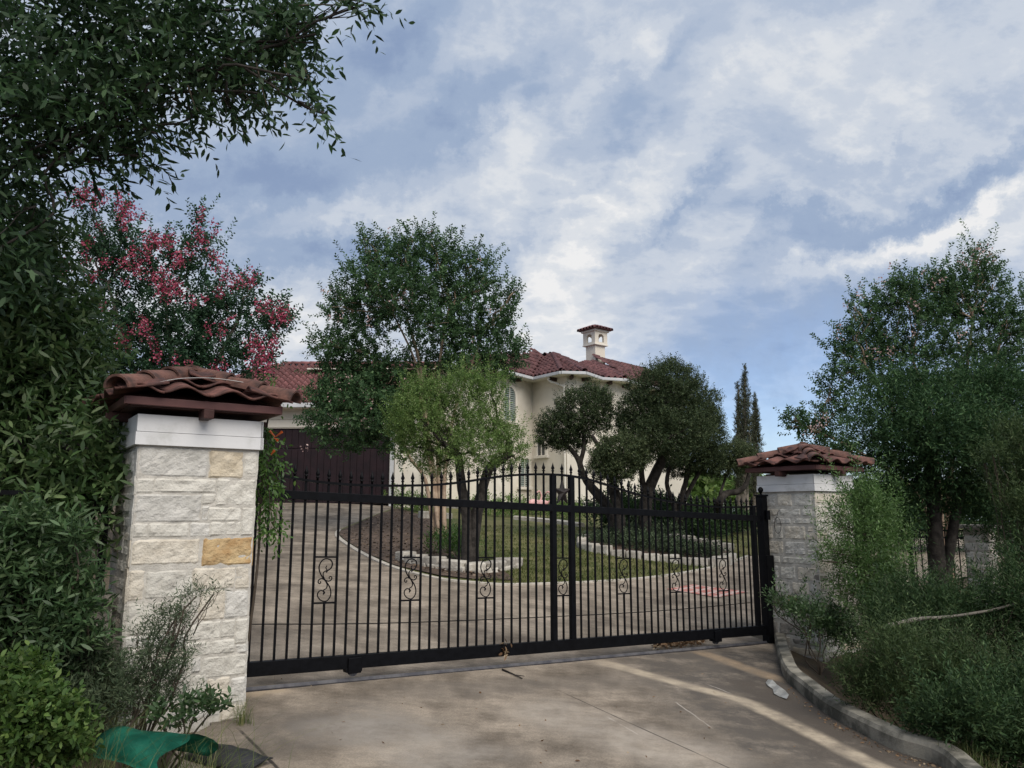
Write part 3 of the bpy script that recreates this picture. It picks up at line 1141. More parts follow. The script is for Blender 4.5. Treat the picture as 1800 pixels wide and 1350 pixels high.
tb.add(smooth_path([lp(.0, -.17, 2.44), lp(.16, -.12, 2.50), lp(.32, .0, 2.545), lp(.52, .08, 2.57), lp(.76, .0, 2.54), lp(.90, -.09, 2.50), lp(.955, -.16, 2.44)], 5), .0026, .0026)
M_wire = mat('pale_wire', (.45, .44, .42), rough=.5)
tag(put('wire', tb.mesh('wire'), M_wire), 'thin pale wire draped over the tiles of the nearer pillar cap', 'wire')
# loop of wire on the far pillar
tb = Tubes(5)


def lp2(x, y, z):
    v = gf(8.605 + x, 5.747 + y, z)
    return (v.x, v.y, v.z)


ring = [lp2(-.055, .52 + .05 * math.cos(a), 1.43 + .10 * math.sin(a)) for a in [i * 2 * PI / 18 for i in range(30)]]
tb.add([lp2(-.03, .50, 1.62), lp2(-.055, .51, 1.60)] + ring[4:], .004, .004)
tag(put('wire_loop', tb.mesh('wire_loop'), mat('dark_wire', (.04, .04, .04), rough=.5)), 'coiled dark wire hanging from a nail on the farther pillar', 'wire')

# ------------------------------------------------------------------ sliding gate
M_iron = mat('black_iron', (.002, .0022, .0032), (.004, .0044, .006), rough=.5, scale=20, spec=.13)
M_steel = mat('worn_steel', (.10, .10, .115), (.17, .17, .19), rough=.45, scale=12, metal=.6)
NG = 6.447
SH = -.0365
go = gf(0, NG)
gate = thing('sliding_gate', 'black wrought iron sliding gate with spear tops, scroll panels and a star', 'gate', (go.x, go.y, 0), GA)
zt0 = z_track(0)
S0, S1 = 1.60, 8.40


def gbar(name, s0, s1, a0, a1, d0, d1, bev=.004, parent=gate, m=M_iron):
    return put(name, boxmesh(name, s0, s1, d0, d1, zt0 + a0, zt0 + a1, bev, SH), m, parent)


gbar('bottom_rail', S0, S1, .056, .168, -.03, .03)
gbar('middle_rail', S0, S1, 1.462, 1.535, -.025, .025)
top_px = [(472, 830), (480, 833), (533, 843), (593, 850), (660, 852.5), (720, 852), (767, 851), (793, 850), (830, 844), (867, 836), (900, 833), (940, 832), (972, 831.5),
          (1004, 834), (1030, 839), (1055, 846), (1094, 861), (1139, 873), (1178, 881), (1233, 888.5), (1289, 891), (1318, 890), (1336, 887)]
top_sz = [on_gate(*q, NG) for q in top_px]
top_sz = [(1.6, top_sz[0][1] + .09)] + top_sz + [(8.40, top_sz[-1][1] + .004)]
ts = np.array([a for a, _ in top_sz])
tz = np.array([b for _, b in top_sz])


def top_z(s):
    return float(np.interp(s, ts, tz))


bm = bmesh.new()
ss_ = np.linspace(1.6, 8.40, 90)
zz_ = np.array([top_z(s) for s in ss_])
zz_ = np.convolve(np.pad(zz_, 4, mode='edge'), np.ones(9) / 9, 'valid')
prev = None
for s, z in zip(ss_, zz_):
    q = [bm.verts.new((s, y, z + h)) for y, h in ((-.019, -.02), (.019, -.02), (.019, .002), (-.019, .002))]
    if prev:
        for i in range(4):
            bm.faces.new((prev[i], prev[(i + 1) % 4], q[(i + 1) % 4], q[i]))
    else:
        bm.faces.new(q)
    prev = q
bm.faces.new(prev[::-1])
put('top_rail', bm_mesh(bm, 'top_rail'), M_iron, gate)


def topz(s):
    return float(np.interp(s, ss_, zz_))


FIN = lathe(bmesh.new(), [(.010, -.002), (.010, .022), (.016, .026), (.016, .034), (.009, .040), (.017, .052), (.019, .060), (.010, .085), (.001, .118)], 8)
FIN = bm_mesh(FIN, 'finial', True)
left_s = [2.158 + .1022 * k for k in range(-5, 28)]
right_s = [5.401 + .1029 * k for k in range(0, 29)]
scroll_s = [2.158 + .1022 * 4, 2.158 + .1022 * 12, 2.158 + .1022 * 20, 5.163, 5.401 + .1029 * 6, 5.401 + .1029 * 14, 5.401 + .1029 * 22]
PIC = {}


def picket(s, a0, a1, finial):
    key = (round(a1 - a0, 2))
    me = PIC.get(key)
    if me is None:
        me = PIC[key] = boxmesh('picket', -.0085, .0085, -.0085, .0085, 0, a1 - a0)
    o = put('picket', me, M_iron, gate)
    o.location = (s, 0, a0)
    if finial:
        f = put('finial', FIN, M_iron, o)
        f.location = (0, 0, a1 - a0)
    return o


for s in left_s + [5.163] + right_s:
    zb, ztp = z_track(s) + .166, topz(s)
    if any(abs(s - q) < .02 for q in scroll_s):
        picket(s, z_track(s) + .987, ztp, True)
        picket(s, zb, z_track(s) + .606, False)
    else:
        picket(s, zb, ztp, True)
for s in (5.04, 5.287):
    gbar('post', s - .029, s + .029, .165, topz(s) - zt0 - SH * s - .002, -.026, .026)
    f = put('finial', FIN, M_iron, gate)
    f.location = (s, 0, topz(s))
gbar('end_stile', S1 - .135, S1 - .075, .165, topz(8.3) - zt0 - SH * 8.3, -.028, .028)
gbar('end_stile', S0, S0 + .06, .165, 1.463, -.028, .028)
# scroll panels
S_MAIN = [(865, 930), (890, 908), (925, 885), (942, 840), (925, 800), (870, 782), (820, 805), (788, 862), (792, 920), (820, 978), (850, 1015), (893, 1075), (912, 1140), (898, 1200), (850, 1240), (792, 1225), (758, 1180), (766, 1140), (800, 1120), (830, 1138), (822, 1162)]
S_IN = [(850, 1015), (830, 962), (840, 926), (876, 906), (864, 882), (878, 858)]
S_IN2 = [(850, 1015), (872, 1062), (862, 1100), (826, 1122), (842, 1146), (822, 1166)]
S_L = [(850, 1012), (812, 995), (778, 1008), (770, 1034), (786, 1048), (800, 1036), (794, 1024)]
S_R = [(850, 1012), (890, 1026), (924, 1010), (929, 986), (912, 975), (898, 988), (904, 1000)]
tb = Tubes(6)
for c, r in ((S_MAIN, .0062), (S_IN, .0052), (S_IN2, .0052), (S_L, .0055), (S_R, .0055)):
    pts = [((x - 850 + (y - 1012) * .08) * .00077, 0, -(y - 1010) * .000775) for x, y in c]
    tb.add(smooth_path(pts, 4), r, r * .8)
SCROLL = tb.mesh('scroll')
for s in scroll_s:
    w = .10 if abs(s - 5.163) > .05 else .085
    for a in (.987, .606):
        gbar('cross_bar', s - w, s + w, a - .007, a + .007, -.007, .007, 0)
    o = put('scroll', SCROLL, M_iron, gate)
    o.location = (s, 0, z_track(s) + .7965)
    if abs(s - 5.163) < .05:
        o.scale = (.95, 1, 1)
# star between the centre posts
bm = bmesh.new()
sc, szc = on_gate(988, 866, NG)
ring = []
for k in range(10):
    a = PI / 2 + k * PI / 5
    r = .115 if k % 2 == 0 else .047
    ring.append((r * math.cos(a), 1.22 * r * math.sin(a)))
fr = [bm.verts.new((x, -.010, z)) for x, z in ring]
bk = [bm.verts.new((x, .010, z)) for x, z in ring]
cf, cb = bm.verts.new((0, -.038, 0)), bm.verts.new((0, .030, 0))
for i in range(10):
    j = (i + 1) % 10
    bm.faces.new((fr[i], fr[j], cf))
    bm.faces.new((bk[j], bk[i], cb))
    bm.faces.new((fr[i], bk[i], bk[j], fr[j]))
o = put('star', bm_mesh(bm, 'star'), mat('star_iron', (.012, .010, .010), (.03, .022, .02), rough=.5, scale=18), gate)
o.location = (5.163, 0, szc)
# rod threaded low through the pickets
tb = Tubes(5)
rod = [on_gate(*q, NG) for q in [(436, 1097), (720, 1094), (1130, 1075.5), (1318, 1059)]]
tb.add(smooth_path([(1.62, -.011, rod[0][1] + .01)] + [(a, -.0115, b) for a, b in rod], 4), .0045, .0045)
put('rod', tb.mesh('rod'), M_iron, gate)
# rollers under the gate
for q in ((612, 1172), (1250, 1128)):
    s, z = on_gate(q[0] + 8, q[1], NG)
    br = put('roller_bracket', boxmesh('roller_bracket', s - .075, s + .075, -.036, .036, z_track(s) + .03, z_track(s) + .066, .006), M_iron, gate)
    br2 = boxmesh('roller_housing', s - .06, s + .06, -.05, -.031, z_track(s) + .02, z_track(s) + .15, .006)
    put('roller_housing', br2, M_iron, gate)
    bm = bmesh.new()
    seg = 16
    for y in (-.016, .016):
        pass
    a = [bm.verts.new((s + .042 * math.cos(2 * PI * i / seg), -.018, z_track(s) + .034 + .042 * math.sin(2 * PI * i / seg))) for i in range(seg)]
    b = [bm.verts.new((s + .042 * math.cos(2 * PI * i / seg), .018, z_track(s) + .034 + .042 * math.sin(2 * PI * i / seg))) for i in range(seg)]
    for i in range(seg):
        bm.faces.new((a[i], b[i], b[(i + 1) % seg], a[(i + 1) % seg]))
    bm.faces.new(a)
    bm.faces.new(b[::-1])
    put('wheel', bm_mesh(bm, 'wheel', False), M_steel, gate)
# track on the slab
tr = thing('gate_track', 'steel guide track on the concrete below the black gate', 'track', (go.x, go.y, 0), GA)
put('base_angle', boxmesh('base_angle', .9, 8.60, -.028, .028, zt0 - .10, zt0 - .046, .002, SH), mat('track_steel', (.022, .022, .027), (.05, .046, .046), rough=.7, scale=9, spec=.2), tr)
bm = bmesh.new()
V = []
for s in (.9, 8.60):
    V.append([bm.verts.new((s, y, zt0 + SH * s + h)) for y, h in ((-.012, -.048), (0, -.022), (.012, -.048))])
bm.faces.new((V[0][0], V[1][0], V[1][1], V[0][1]))
bm.faces.new((V[0][1], V[1][1], V[1][2], V[0][2]))
bm.faces.new(V[0])
bm.faces.new(V[1][::-1])
bm.faces.new((V[0][2], V[1][2], V[1][0], V[0][0]))
put('guide_ridge', bm_mesh(bm, 'guide_ridge'), mat('ridge_steel', (.05, .05, .06), (.10, .098, .105), rough=.55, scale=9, spec=.3), tr)
# guide post against the far pillar
gp = thing('gate_post', 'black iron catch post with ball finial against the farther pillar', 'post', (go.x, go.y, 0), GA)
zpost = z_track(8.5)
put('post_shaft', boxmesh('post_shaft', 8.44, 8.545, -.045, .06, zpost - .15, 1.80, .006), M_iron, gp)
put('post_cap', boxmesh('post_cap', 8.43, 8.555, -.056, .071, 1.80, 1.825, .006), M_iron, gp)
put('ball_finial', bm_mesh(lathe(bmesh.new(), [(.02, 0), (.012, .018), (.024, .028), (.034, .05), (.036, .062), (.030, .08), (.016, .094), (.004, .098)], 12, 8.49, .01, 1.825), 'ball_finial', True), M_iron, gp)
put('catch_box', boxmesh('catch_box', 8.43, 8.58, -.075, -.046, .55, 1.05, .008), M_iron, gp)
put('guide_roller', bm_mesh(lathe(bmesh.new(), [(.03, 0), (.03, .12)], 12, 8.50, -.076, 1.50), 'guide_roller'), M_iron, gp)

# ------------------------------------------------------------------ house
M_stucco = mat('cream_stucco', (.64, .59, .505), (.74, .69, .60), rough=.9, scale=.9, bump=.25, bscale=60)
M_trim = mat('cream_trim', (.66, .62, .55), (.70, .66, .58), rough=.8, scale=2)
M_gutter = mat('gutter_white', (.46, .47, .48), (.54, .55, .56), rough=.5, scale=2)
M_roof = mat('roof_tile_red', (.090, .036, .036), (.175, .072, .070), rough=.75, scale=3.5, detail=8, island=.25, bump=.2, bscale=20)
M_roof2 = mat('roof_tile_dark', (.070, .032, .034), (.155, .070, .070), rough=.75, scale=3.0, detail=8, island=.2, bump=.2, bscale=20)
M_glass = mat('window_glass', (.03, .035, .04), (.05, .055, .06), rough=.08, spec=.6)
M_louver = mat('shutter_louver', (.22, .27, .25), (.30, .35, .33), rough=.5, scale=3)
M_door = mat('garage_door_wood', (.011, .005, .0075), (.019, .008, .011), rough=.55, scale=2.5, bump=.15, bscale=30)
M_plinth = mat('plinth_stone', (.16, .155, .15), (.28, .27, .25), rough=.9, scale=8, bump=.5)

ZE = 6.95


def at_z(px, py, z):
    r = ray(px, py)
    t = (z - EYE) / r[2]
    return np.array([r[0] * t, r[1] * t, z])


def prism(name, poly, z0, z1, m, parent):
    bm = bmesh.new()
    lo = [bm.verts.new((p[0], p[1], z0)) for p in poly]
    hi = [bm.verts.new((p[0], p[1], z1)) for p in poly]
    n = len(poly)
    for i in range(n):
        bm.faces.new((lo[i], lo[(i + 1) % n], hi[(i + 1) % n], hi[i]))
    bm.faces.new(lo[::-1])
    bm.faces.new(hi)
    return put(name, bm_mesh(bm, name), m, parent)


def roof_tiles(poly3, tw, tl, m, parent, individual=0, amp=.085, name='roof_tile', stuff_name='tile_field', arch=4):
    """poly3: planar roof polygon, first edge is the eave (left to right). Curved tiles in courses, lowest first."""
    P = [np.array(p, float) for p in poly3]
    ex = P[1] - P[0]
    ex[2] = 0
    ex /= np.linalg.norm(ex)
    nr = np.cross(P[1] - P[0], P[2] - P[1])
    nr /= np.linalg.norm(nr)
    if nr[2] < 0:
        nr = -nr
    ey = np.cross(nr, ex)
    if ey[2] < 0:
        ey = -ey
    uv = np.array([((p - P[0]) @ ex, (p - P[0]) @ ey) for p in P])
    lo, hi = uv.min(0), uv.max(0)
    cells = []
    for r in range(int((hi[1] - lo[1]) / tl) + 1):
        for c in range(int((hi[0] - lo[0]) / tw) + 1):
            u, v = lo[0] + (c + .5) * tw, lo[1] + (r + .42) * tl
            ins = False
            j = len(uv) - 1
            for i in range(len(uv)):
                if (uv[i][1] > v) != (uv[j][1] > v) and u < (uv[j][0] - uv[i][0]) * (v - uv[i][1]) / (uv[j][1] - uv[i][1]) + uv[i][0]:
                    ins = not ins
                j = i
            if ins:
                cells.append((u, lo[1] + r * tl))
    seg = 8
    loc = []
    for y, lift in ((-.03, .05), (tl * 1.05, .0)):
        for i in range(seg + 1):
            t = i / seg
            z = lift + amp * (math.sin(PI * t / .66) if t < .66 else -.35 * math.sin(PI * (t - .66) / .34))
            loc.append((tw * (t - .5) * 1.02, y, z))
    # front lip gives each tile its thickness
    for i in range(seg + 1):
        t = i / seg
        z = .05 + amp * (math.sin(PI * t / .66) if t < .66 else -.35 * math.sin(PI * (t - .66) / .34)) - .045
        loc.append((tw * (t - .5) * 1.02, -.03, z))
    loc = np.array(loc)
    fc = [(i, i + 1, seg + 2 + i, seg + 1 + i) for i in range(seg)] + [(2 * seg + 2 + i, 2 * seg + 3 + i, i + 1, i) for i in range(seg)]
    fc = np.array(fc)
    me1 = fast_mesh('roof_tile', loc, fc, True)
    me1.materials.append(m)
    rr = random.Random(len(cells))
    for u, v in cells[:individual]:
        o = put(name, me1, m, parent)
        p = P[0] + ex * u + ey * v + nr * rr.uniform(-.006, .010)
        o.matrix_local = from_axes(ex, ey, nr, p)
    rest = cells[individual:]
    if rest:
        V, Fc = [], []
        for k, (u, v) in enumerate(rest):
            q = loc + np.array([u, v, rr.uniform(-.006, .010)])
            V.append(P[0] + q[:, :1] * ex + q[:, 1:2] * ey + q[:, 2:] * nr)
            Fc.append(fc + k * len(loc))
        o = put(stuff_name, fast_mesh(stuff_name, np.concatenate(V), np.concatenate(Fc), True), m, parent, 'stuff')
    bm = bmesh.new()
    f = bm.faces.new([bm.verts.new(tuple(p - nr * .02)) for p in P])
    put('roof_deck', bm_mesh(bm, 'roof_deck'), m, parent)


def ridge_row(name, a, b, r, l, m, parent):
    a, b = np.array(a, float), np.array(b, float)
    d = b - a
    n = max(1, int(np.linalg.norm(d) / l))
    d /= np.linalg.norm(d)
    up = Vector(d)
    ex = up.cross(Vector((0, 0, 1))).normalized()
    ez = ex.cross(up)
    me = barrel_mesh(r, r * .85, l * 1.12, .02, 8)
    me.materials.append(m)
    for i in range(n):
        o = put(name, me, m, parent)
        o.matrix_local = from_axes(ex, up, ez, Vector(a) + up * (i * l) + ez * .03)


house = thing('house', 'two storey cream stucco house with tiled hip roofs behind the clipped oaks', 'house')
EA = [(-3.4, 29.4), None, None, None, None, None, None, None]
eave_px = [(868, 651), (937, 668.5), (987, 657.5), (1028, 658.5), (1056, 668), (1098, 670.5), (1126, 679)]
eave = [at_z(x, y, ZE) for x, y in eave_px]
eave = [np.array([at_z(790, 651, ZE)[0], eave[0][1] - .1, ZE])] + eave
last = eave[-1]
eave.append(np.array([last[0] + 3.0, last[1] + 3.2, ZE]))


def inset_line(pts, d):
    out = []
    for i, p in enumerate(pts):
        ns = []
        for a, b in ((i - 1, i), (i, i + 1)):
            if 0 <= a and b < len(pts):
                t = (pts[b] - pts[a])[:2]
                t = t / np.linalg.norm(t)
                ns.append(np.array([-t[1], t[0]]))
        n = sum(ns) / len(ns)
        n = n / (np.linalg.norm(n) ** 2 + 1e-9) if len(ns) == 2 else n
        out.append(p[:2] + n * d)
    return out


wall = inset_line(eave, .48)
back = [(wall[-1][0], 42.0), (wall[0][0] - 5.0, 42.0), (wall[0][0] - 5.0, wall[0][1] + .3)]
prism('wall', [tuple(p) for p in wall] + back, .6, ZE + .02, M_stucco, house)
prism('plinth', [tuple(p) for p in inset_line(eave, .42)] + [(back[0][0] + .06, back[0][1]), (back[1][0] - .06, back[1][1]), back[2]], .6, 1.98, M_plinth, house)
soff = [tuple(p[:2]) for p in eave] + [(eave[-1][0] + .3, 42.4), (back[1][0] - .4, 42.4), (back[1][0] - .4, eave[0][1])]
prism('soffit', soff, ZE + .02, ZE + .07, M_trim, house)
gl = [np.array([p[0], p[1]]) for p in eave]
for a, b in zip(gl, gl[1:]):
    d = (b - a)
    ln = np.linalg.norm(d)
    me = boxmesh('gutter', -.02, ln + .02, -.12, .0, ZE - .01, ZE + .11, .02)
    o = put('gutter', me, M_gutter, house)
    o.location = (a[0], a[1], 0)
    o.rotation_euler = (0, 0, math.atan2(d[1], d[0]))
# eave brackets
M_brk = mat('eave_bracket', (.05, .03, .025), (.08, .05, .04), rough=.7)
for a, b in zip(gl, gl[1:]):
    d = b - a
    ln = np.linalg.norm(d)
    rz = math.atan2(d[1], d[0])
    k = max(1, int(ln / .95))
    for i in range(k):
        t = (i + .5) / k * ln
        o = put('eave_bracket', boxmesh('eave_bracket', -.055, .055, .12, .5, ZE - .13, ZE + .018, .02), M_brk, house)
        o.location = (a[0] + math.cos(rz) * t, a[1] + math.sin(rz) * t, 0)
        o.rotation_euler = (0, 0, rz)
# roofs: a bay hip towards the street and a second hip at right, both running into the main roof
ap1 = np.array([at(972, 623, 35.0)[0], 35.0, at(972, 623, 35.0)[2]])
ap0 = at(937, 624, 35.4)
ap2 = at(1040, 636, 36.5)
B_, C_, D_, E_, F_, G_ = [e + np.array([0, 0, .12]) for e in eave[2:8]]
A_, A0_ = eave[1] + np.array([0, 0, .12]), eave[0] + np.array([0, 0, .12])
H_ = eave[8] + np.array([0, 0, .12])
mid01 = (ap0 + ap1) / 2 - np.array([0, 0, .10])
mid12 = at(1018, 641, 35.2)
roof_tiles([A_, B_, mid01, ap0], .27, .36, M_roof2, house)
roof_tiles([B_, C_, ap1, mid01], .27, .36, M_roof2, house)
roof_tiles([C_, D_, ap1], .27, .36, M_roof2, house)
roof_tiles([D_, E_, mid12, ap1], .27, .36, M_roof2, house)
roof_tiles([E_, F_, ap2, mid12], .27, .36, M_roof2, house)
roof_tiles([F_, G_, ap2], .27, .36, M_roof2, house)
roof_tiles([G_, H_, ap2 + np.array([3.2, 2.8, .1]), ap2], .27, .36, M_roof2, house)
roof_tiles([A0_, A_, ap0, ap0 + np.array([-2.6, .5, .1])], .27, .36, M_roof2, house)
for a, b in ((C_, ap1), (D_, ap1), (A_, ap0), (F_, ap2), (G_, ap2)):
    ridge_row('ridge_tile', a, b, .13, .36, M_roof2, house)
# main roof behind
mb = np.array([0, 5.5, -.2])
roof_tiles([ap0, ap1, ap1 + mb, ap0 + mb], .27, .36, M_roof2, house)
bm = bmesh.new()
q = [A0_, ap0 + np.array([-2.6, .5, .1]), ap0, ap1, mid12, ap2, ap2 + np.array([3.2, 2.8, .1]), H_]
fr_ = [bm.verts.new(tuple(p - np.array([0, 0, .05]))) for p in q]
bk_ = [bm.verts.new((p[0], 42.3, max(ZE + .1, p[2] - .4))) for p in q]
for i in range(len(q) - 1):
    bm.faces.new((fr_[i], fr_[i + 1], bk_[i + 1], bk_[i]))
put('rear_roof', bm_mesh(bm, 'rear_roof'), M_roof2, house)
# downspout
tb = Tubes(8)
dc = np.array(wall[3])
pw = dc + (np.array(wall[2]) - dc) / np.linalg.norm(np.array(wall[2]) - dc) * .12 - np.array([.02, .09])
ge = gl[3] + (gl[2] - gl[3]) / np.linalg.norm(gl[2] - gl[3]) * .75
tb.add(smooth_path([(ge[0], ge[1] + .05, ZE - .02), (ge[0], ge[1] + .08, ZE - .16), (pw[0], pw[1], ZE - .42), (pw[0], pw[1], ZE - .7), (pw[0], pw[1], 1.7)], 4), .045, .045)
put('downspout', tb.mesh('downspout'), M_trim, house)
# chimney
ch = put('chimney', boxmesh('chimney', -.62, .62, -.5, .5, 0, 2.6), M_stucco, house)
chp = at(1047, 640, 37.0)
ch.location = (chp[0], 37.0, 7.6)
ch.rotation_euler = (0, 0, math.radians(38))
ch.scale = (.82, .82, 1)
ztop = at(1047, 577, 37.0)[2] - 7.6
zc0, zc1 = at(1047, 607, 37)[2] - 7.6, at(1047, 586, 37)[2] - 7.6
ch.data = boxmesh('chimney', -.40, .40, -.40, .40, -1.2, zc0)
ch.data.materials.append(M_stucco)


def arch_panel(w, h, ow, oh, th, sill):
    """panel in xz with an arched opening"""
    bm = bmesh.new()
    seg = 10
    r = ow / 2
    arch = [(-r, sill)] + [(-r * math.cos(PI * i / seg), sill + oh - r * .62 + r * .62 * math.sin(PI * i / seg)) for i in range(seg + 1)] + [(r, sill)]
    outer = []
    for x, z in arch:
        outer.append(None)
    vs = {}

    def v(x, y, z):
        k = (round(x, 5), y, round(z, 5))
        if k not in vs:
            vs[k] = bm.verts.new((x, y, z))
        return vs[k]
    for y in (0, th):
        bm.faces.new((v(-w / 2, y, 0), v(w / 2, y, 0), v(w / 2, y, sill), v(r, y, sill), v(-r, y, sill), v(-w / 2, y, sill)))
        bm.faces.new((v(-w / 2, y, sill), v(-r, y, sill), v(*[arch[1][0], y, arch[1][1]]), v(-w / 2, y, arch[1][1])))
        bm.faces.new((v(w / 2, y, sill), v(r, y, sill), v(arch[-2][0], y, arch[-2][1]), v(w / 2, y, arch[-2][1])))
        top = [v(x, y, z) for x, z in arch[1:-1]]
        bm.faces.new([v(-w / 2, y, arch[1][1])] + top + [v(w / 2, y, arch[-2][1]), v(w / 2, y, h), v(-w / 2, y, h)])
    pts = arch
    for (x0, z0), (x1, z1) in zip(pts, pts[1:] + pts[:1]):
        if (x0, z0) != (x1, z1):
            bm.faces.new((v(x0, 0, z0), v(x1, 0, z1), v(x1, th, z1), v(x0, th, z0)))
    return bm_mesh(bm, 'arch_panel')


cw, chh = 1.02, zc1 - zc0
for k in range(4):
    a = k * PI / 2
    o = put('arch_panel', arch_panel(cw - .002 * (k % 2), chh, .44, chh * .68, .14, chh * .14), M_stucco, ch)
    o.location = (cw / 2 * math.sin(a), -cw / 2 * math.cos(a), zc0)
    o.rotation_euler = (0, 0, a)
put('band', boxmesh('band', -.545, .545, -.545, .545, zc0 - .07, zc0 - .002, .015), M_trim, ch)
put('cornice', boxmesh('cornice', -.60, .60, -.60, .60, zc1 + .002, zc1 + .10, .02), M_trim, ch)
bm = bmesh.new()
e_ = .78
vs = [bm.verts.new((sx * e_, sy * e_, zc1 + .11)) for sx, sy in ((-1, -1), (1, -1), (1, 1), (-1, 1))]
ap = bm.verts.new((0, 0, zc1 + .40))
for i in range(4):
    bm.faces.new((vs[i], vs[(i + 1) % 4], ap))
bm.faces.new(vs[::-1])
put('cap_roof', bm_mesh(bm, 'cap_roof'), M_roof2, ch)
for k in range(4):
    a = k * PI / 2
    for i in range(6):
        me = barrel_mesh(.105, .09, .55, .02, 6)
        o = put('cap_tile', me, M_roof2, ch)
        x = -.62 + i * .25
        depth = e_ - abs(x) * .9
        ex = Vector((math.cos(a), math.sin(a), 0))
        inn = Vector((-math.sin(a), math.cos(a), 0))
        sl = math.atan2(.29, e_)
        ey = inn * math.cos(sl) + Vector((0, 0, math.sin(sl)))
        o.matrix_local = from_axes(ex * 1.0, ey * min(1, depth / .55), ex.cross(ey), Vector((0, 0, zc1 + .11)) - inn * (e_ + .03) + ex * x)


# windows set into the walls
def wall_pt(i, t):
    a, b = np.array(wall[i]), np.array(wall[i + 1])
    return a + (b - a) * t, math.atan2(*(b - a)[::-1])


def hit_wall(i, px, py):
    """where the line of sight through a pixel meets wall segment i"""
    a, b = np.array(wall[i]), np.array(wall[i + 1])
    d = b - a
    n = np.array([-d[1], d[0]])
    r = ray(px, py)
    t = (a @ n) / (r[:2] @ n)
    p = np.array([0, 0, EYE]) + r * t
    return (p[:2] - a) @ d / np.linalg.norm(d), p[2]


def window(i, px0, px1, py0, py1, arched, louver):
    u0, z1 = hit_wall(i, px0, py0)
    u1, z0 = hit_wall(i, px1, py1)
    a, b = np.array(wall[i]), np.array(wall[i + 1])
    d = b - a
    rz = math.atan2(d[1], d[0])
    w, h = abs(u1 - u0), z1 - z0
    uc = (u0 + u1) / 2
    cx, cy = a + d / np.linalg.norm(d) * uc
    win = put('window', boxmesh('window', -w / 2, w / 2, -.03, .02, z0, z1 - (w / 2 if arched else 0)), M_glass, house)
    win.location = (cx, cy, 0)
    win.rotation_euler = (0, 0, rz)
    if arched:
        bm = bmesh.new()
        seg = 14
        r = w / 2
        zc = z1 - r
        f = [bm.verts.new((r * math.cos(PI * k / seg), -.03, zc + r * math.sin(PI * k / seg))) for k in range(seg + 1)]
        bm.faces.new(f)
        g = bm_mesh(bm, 'arch_glass')
        put('arch_glass', g, M_glass, win)
        bm = bmesh.new()
        prof = []
        for k in range(seg + 1):
            aa = PI * k / seg
            prof.append(((r) * math.cos(aa), zc + r * math.sin(aa), (r + .13) * math.cos(aa), zc + (r + .13) * math.sin(aa)))
        prof = [(r, z0, r + .13, z0)] + prof + [(-r, z0, -r - .13, z0)]
        prev = None
        for x0, y0, x1, y1 in prof:
            q = [bm.verts.new((x0, -.075, y0)), bm.verts.new((x1, -.075, y1)), bm.verts.new((x1, .01, y1)), bm.verts.new((x0, .01, y0))]
            if prev:
                for k in range(4):
                    bm.faces.new((prev[k], prev[(k + 1) % 4], q[(k + 1) % 4], q[k]))
            prev = q
        put('frame', bm_mesh(bm, 'frame'), M_trim, win)
    else:
        bm = bmesh.new()
        t = .11
        box(bm, -w / 2 - t, -w / 2, -.075, .01, z0, z1)
        box(bm, w / 2, w / 2 + t, -.075, .01, z0, z1)
        box(bm, -w / 2 - t, w / 2 + t, -.077, .01, z1 + .001, z1 + t)
        put('frame', bm_mesh(bm, 'frame'), M_trim, win)
    put('sill', boxmesh('sill', -w / 2 - .2, w / 2 + .2, -.13, .01, z0 - .12, z0 - .001, .015), M_trim, win)
    if louver:
        n = int(h / .085)
        for k in range(n):
            z = z0 + .03 + k * (h - .05) / n
            hw = w / 2 - .03
            if arched and z > z1 - w / 2:
                q = (z - (z1 - w / 2)) / (w / 2)
                hw = w / 2 * math.sqrt(max(0, 1 - q * q)) - .02
            if hw < .05:
                continue
            o = put('louver', boxmesh('louver', -hw, hw, -.052, -.036, z, z + .05), M_louver, win)
    put('mullion', boxmesh('mullion', -.02, .02, -.06, -.031, z0, z1 - .03), M_trim, win)
    return win


window(1, 884, 904, 678, 742, True, True)
window(1, 913, 928, 806, 856, False, True)
window(2, 946.5, 960, 772, 800, False, False)

# ------------------------------------------------------------------ garage wing
garage = thing('garage', 'cream garage wing with red tile roof and dark maroon door, left of the house', 'garage')
gD = GAR_D
gx0, gx1 = -12.5, at(735, 880, gD)[0]
dz0 = float(base_h(-5.5, gD - .1)[0])
dx0, dx1 = at(425, 880, gD)[0], at(683, 880, gD)[0]
dz1 = at(560, 753, gD)[2]
ez = at(520, 716, gD - .45)[2]
# wall with door opening
bm = bmesh.new()
box(bm, gx0, dx0, gD, gD + .25, dz0 - .5, ez)
box(bm, dx1, gx1, gD, gD + .25, dz0 - .5, ez)
box(bm, dx0 - .001, dx1 + .001, gD + .002, gD + .25, dz1, ez - .001)
box(bm, gx1 - .25, gx1, gD + .25, gD + 7, dz0 - .5, ez)
box(bm, gx0, gx0 + .25, gD + .25, gD + 7, dz0 - .5, ez)
put('wall', bm_mesh(bm, 'wall'), M_stucco, garage)
for z in (dz1 + .03, dz1 + .32):
    put('trim_board', boxmesh('trim_board', gx0, gx1 + .02, gD - .03, gD, z, z + .26, .006), M_trim, garage)
for xx in (dx1 + .02,):
    put('pilaster', boxmesh('pilaster', xx, xx + .14, gD - .05, gD - .001, dz0 - .2, dz1 + .02, .006), M_gutter, garage)
    put('pilaster', boxmesh('pilaster', xx + .18, xx + .46, gD - .09, gD - .001, dz0 - .2, dz1 + .02, .006), M_trim, garage)
door = put('garage_door', boxmesh('garage_door', dx0, dx1, gD + .09, gD + .14, dz0, dz1), M_door, garage)
nb = 22
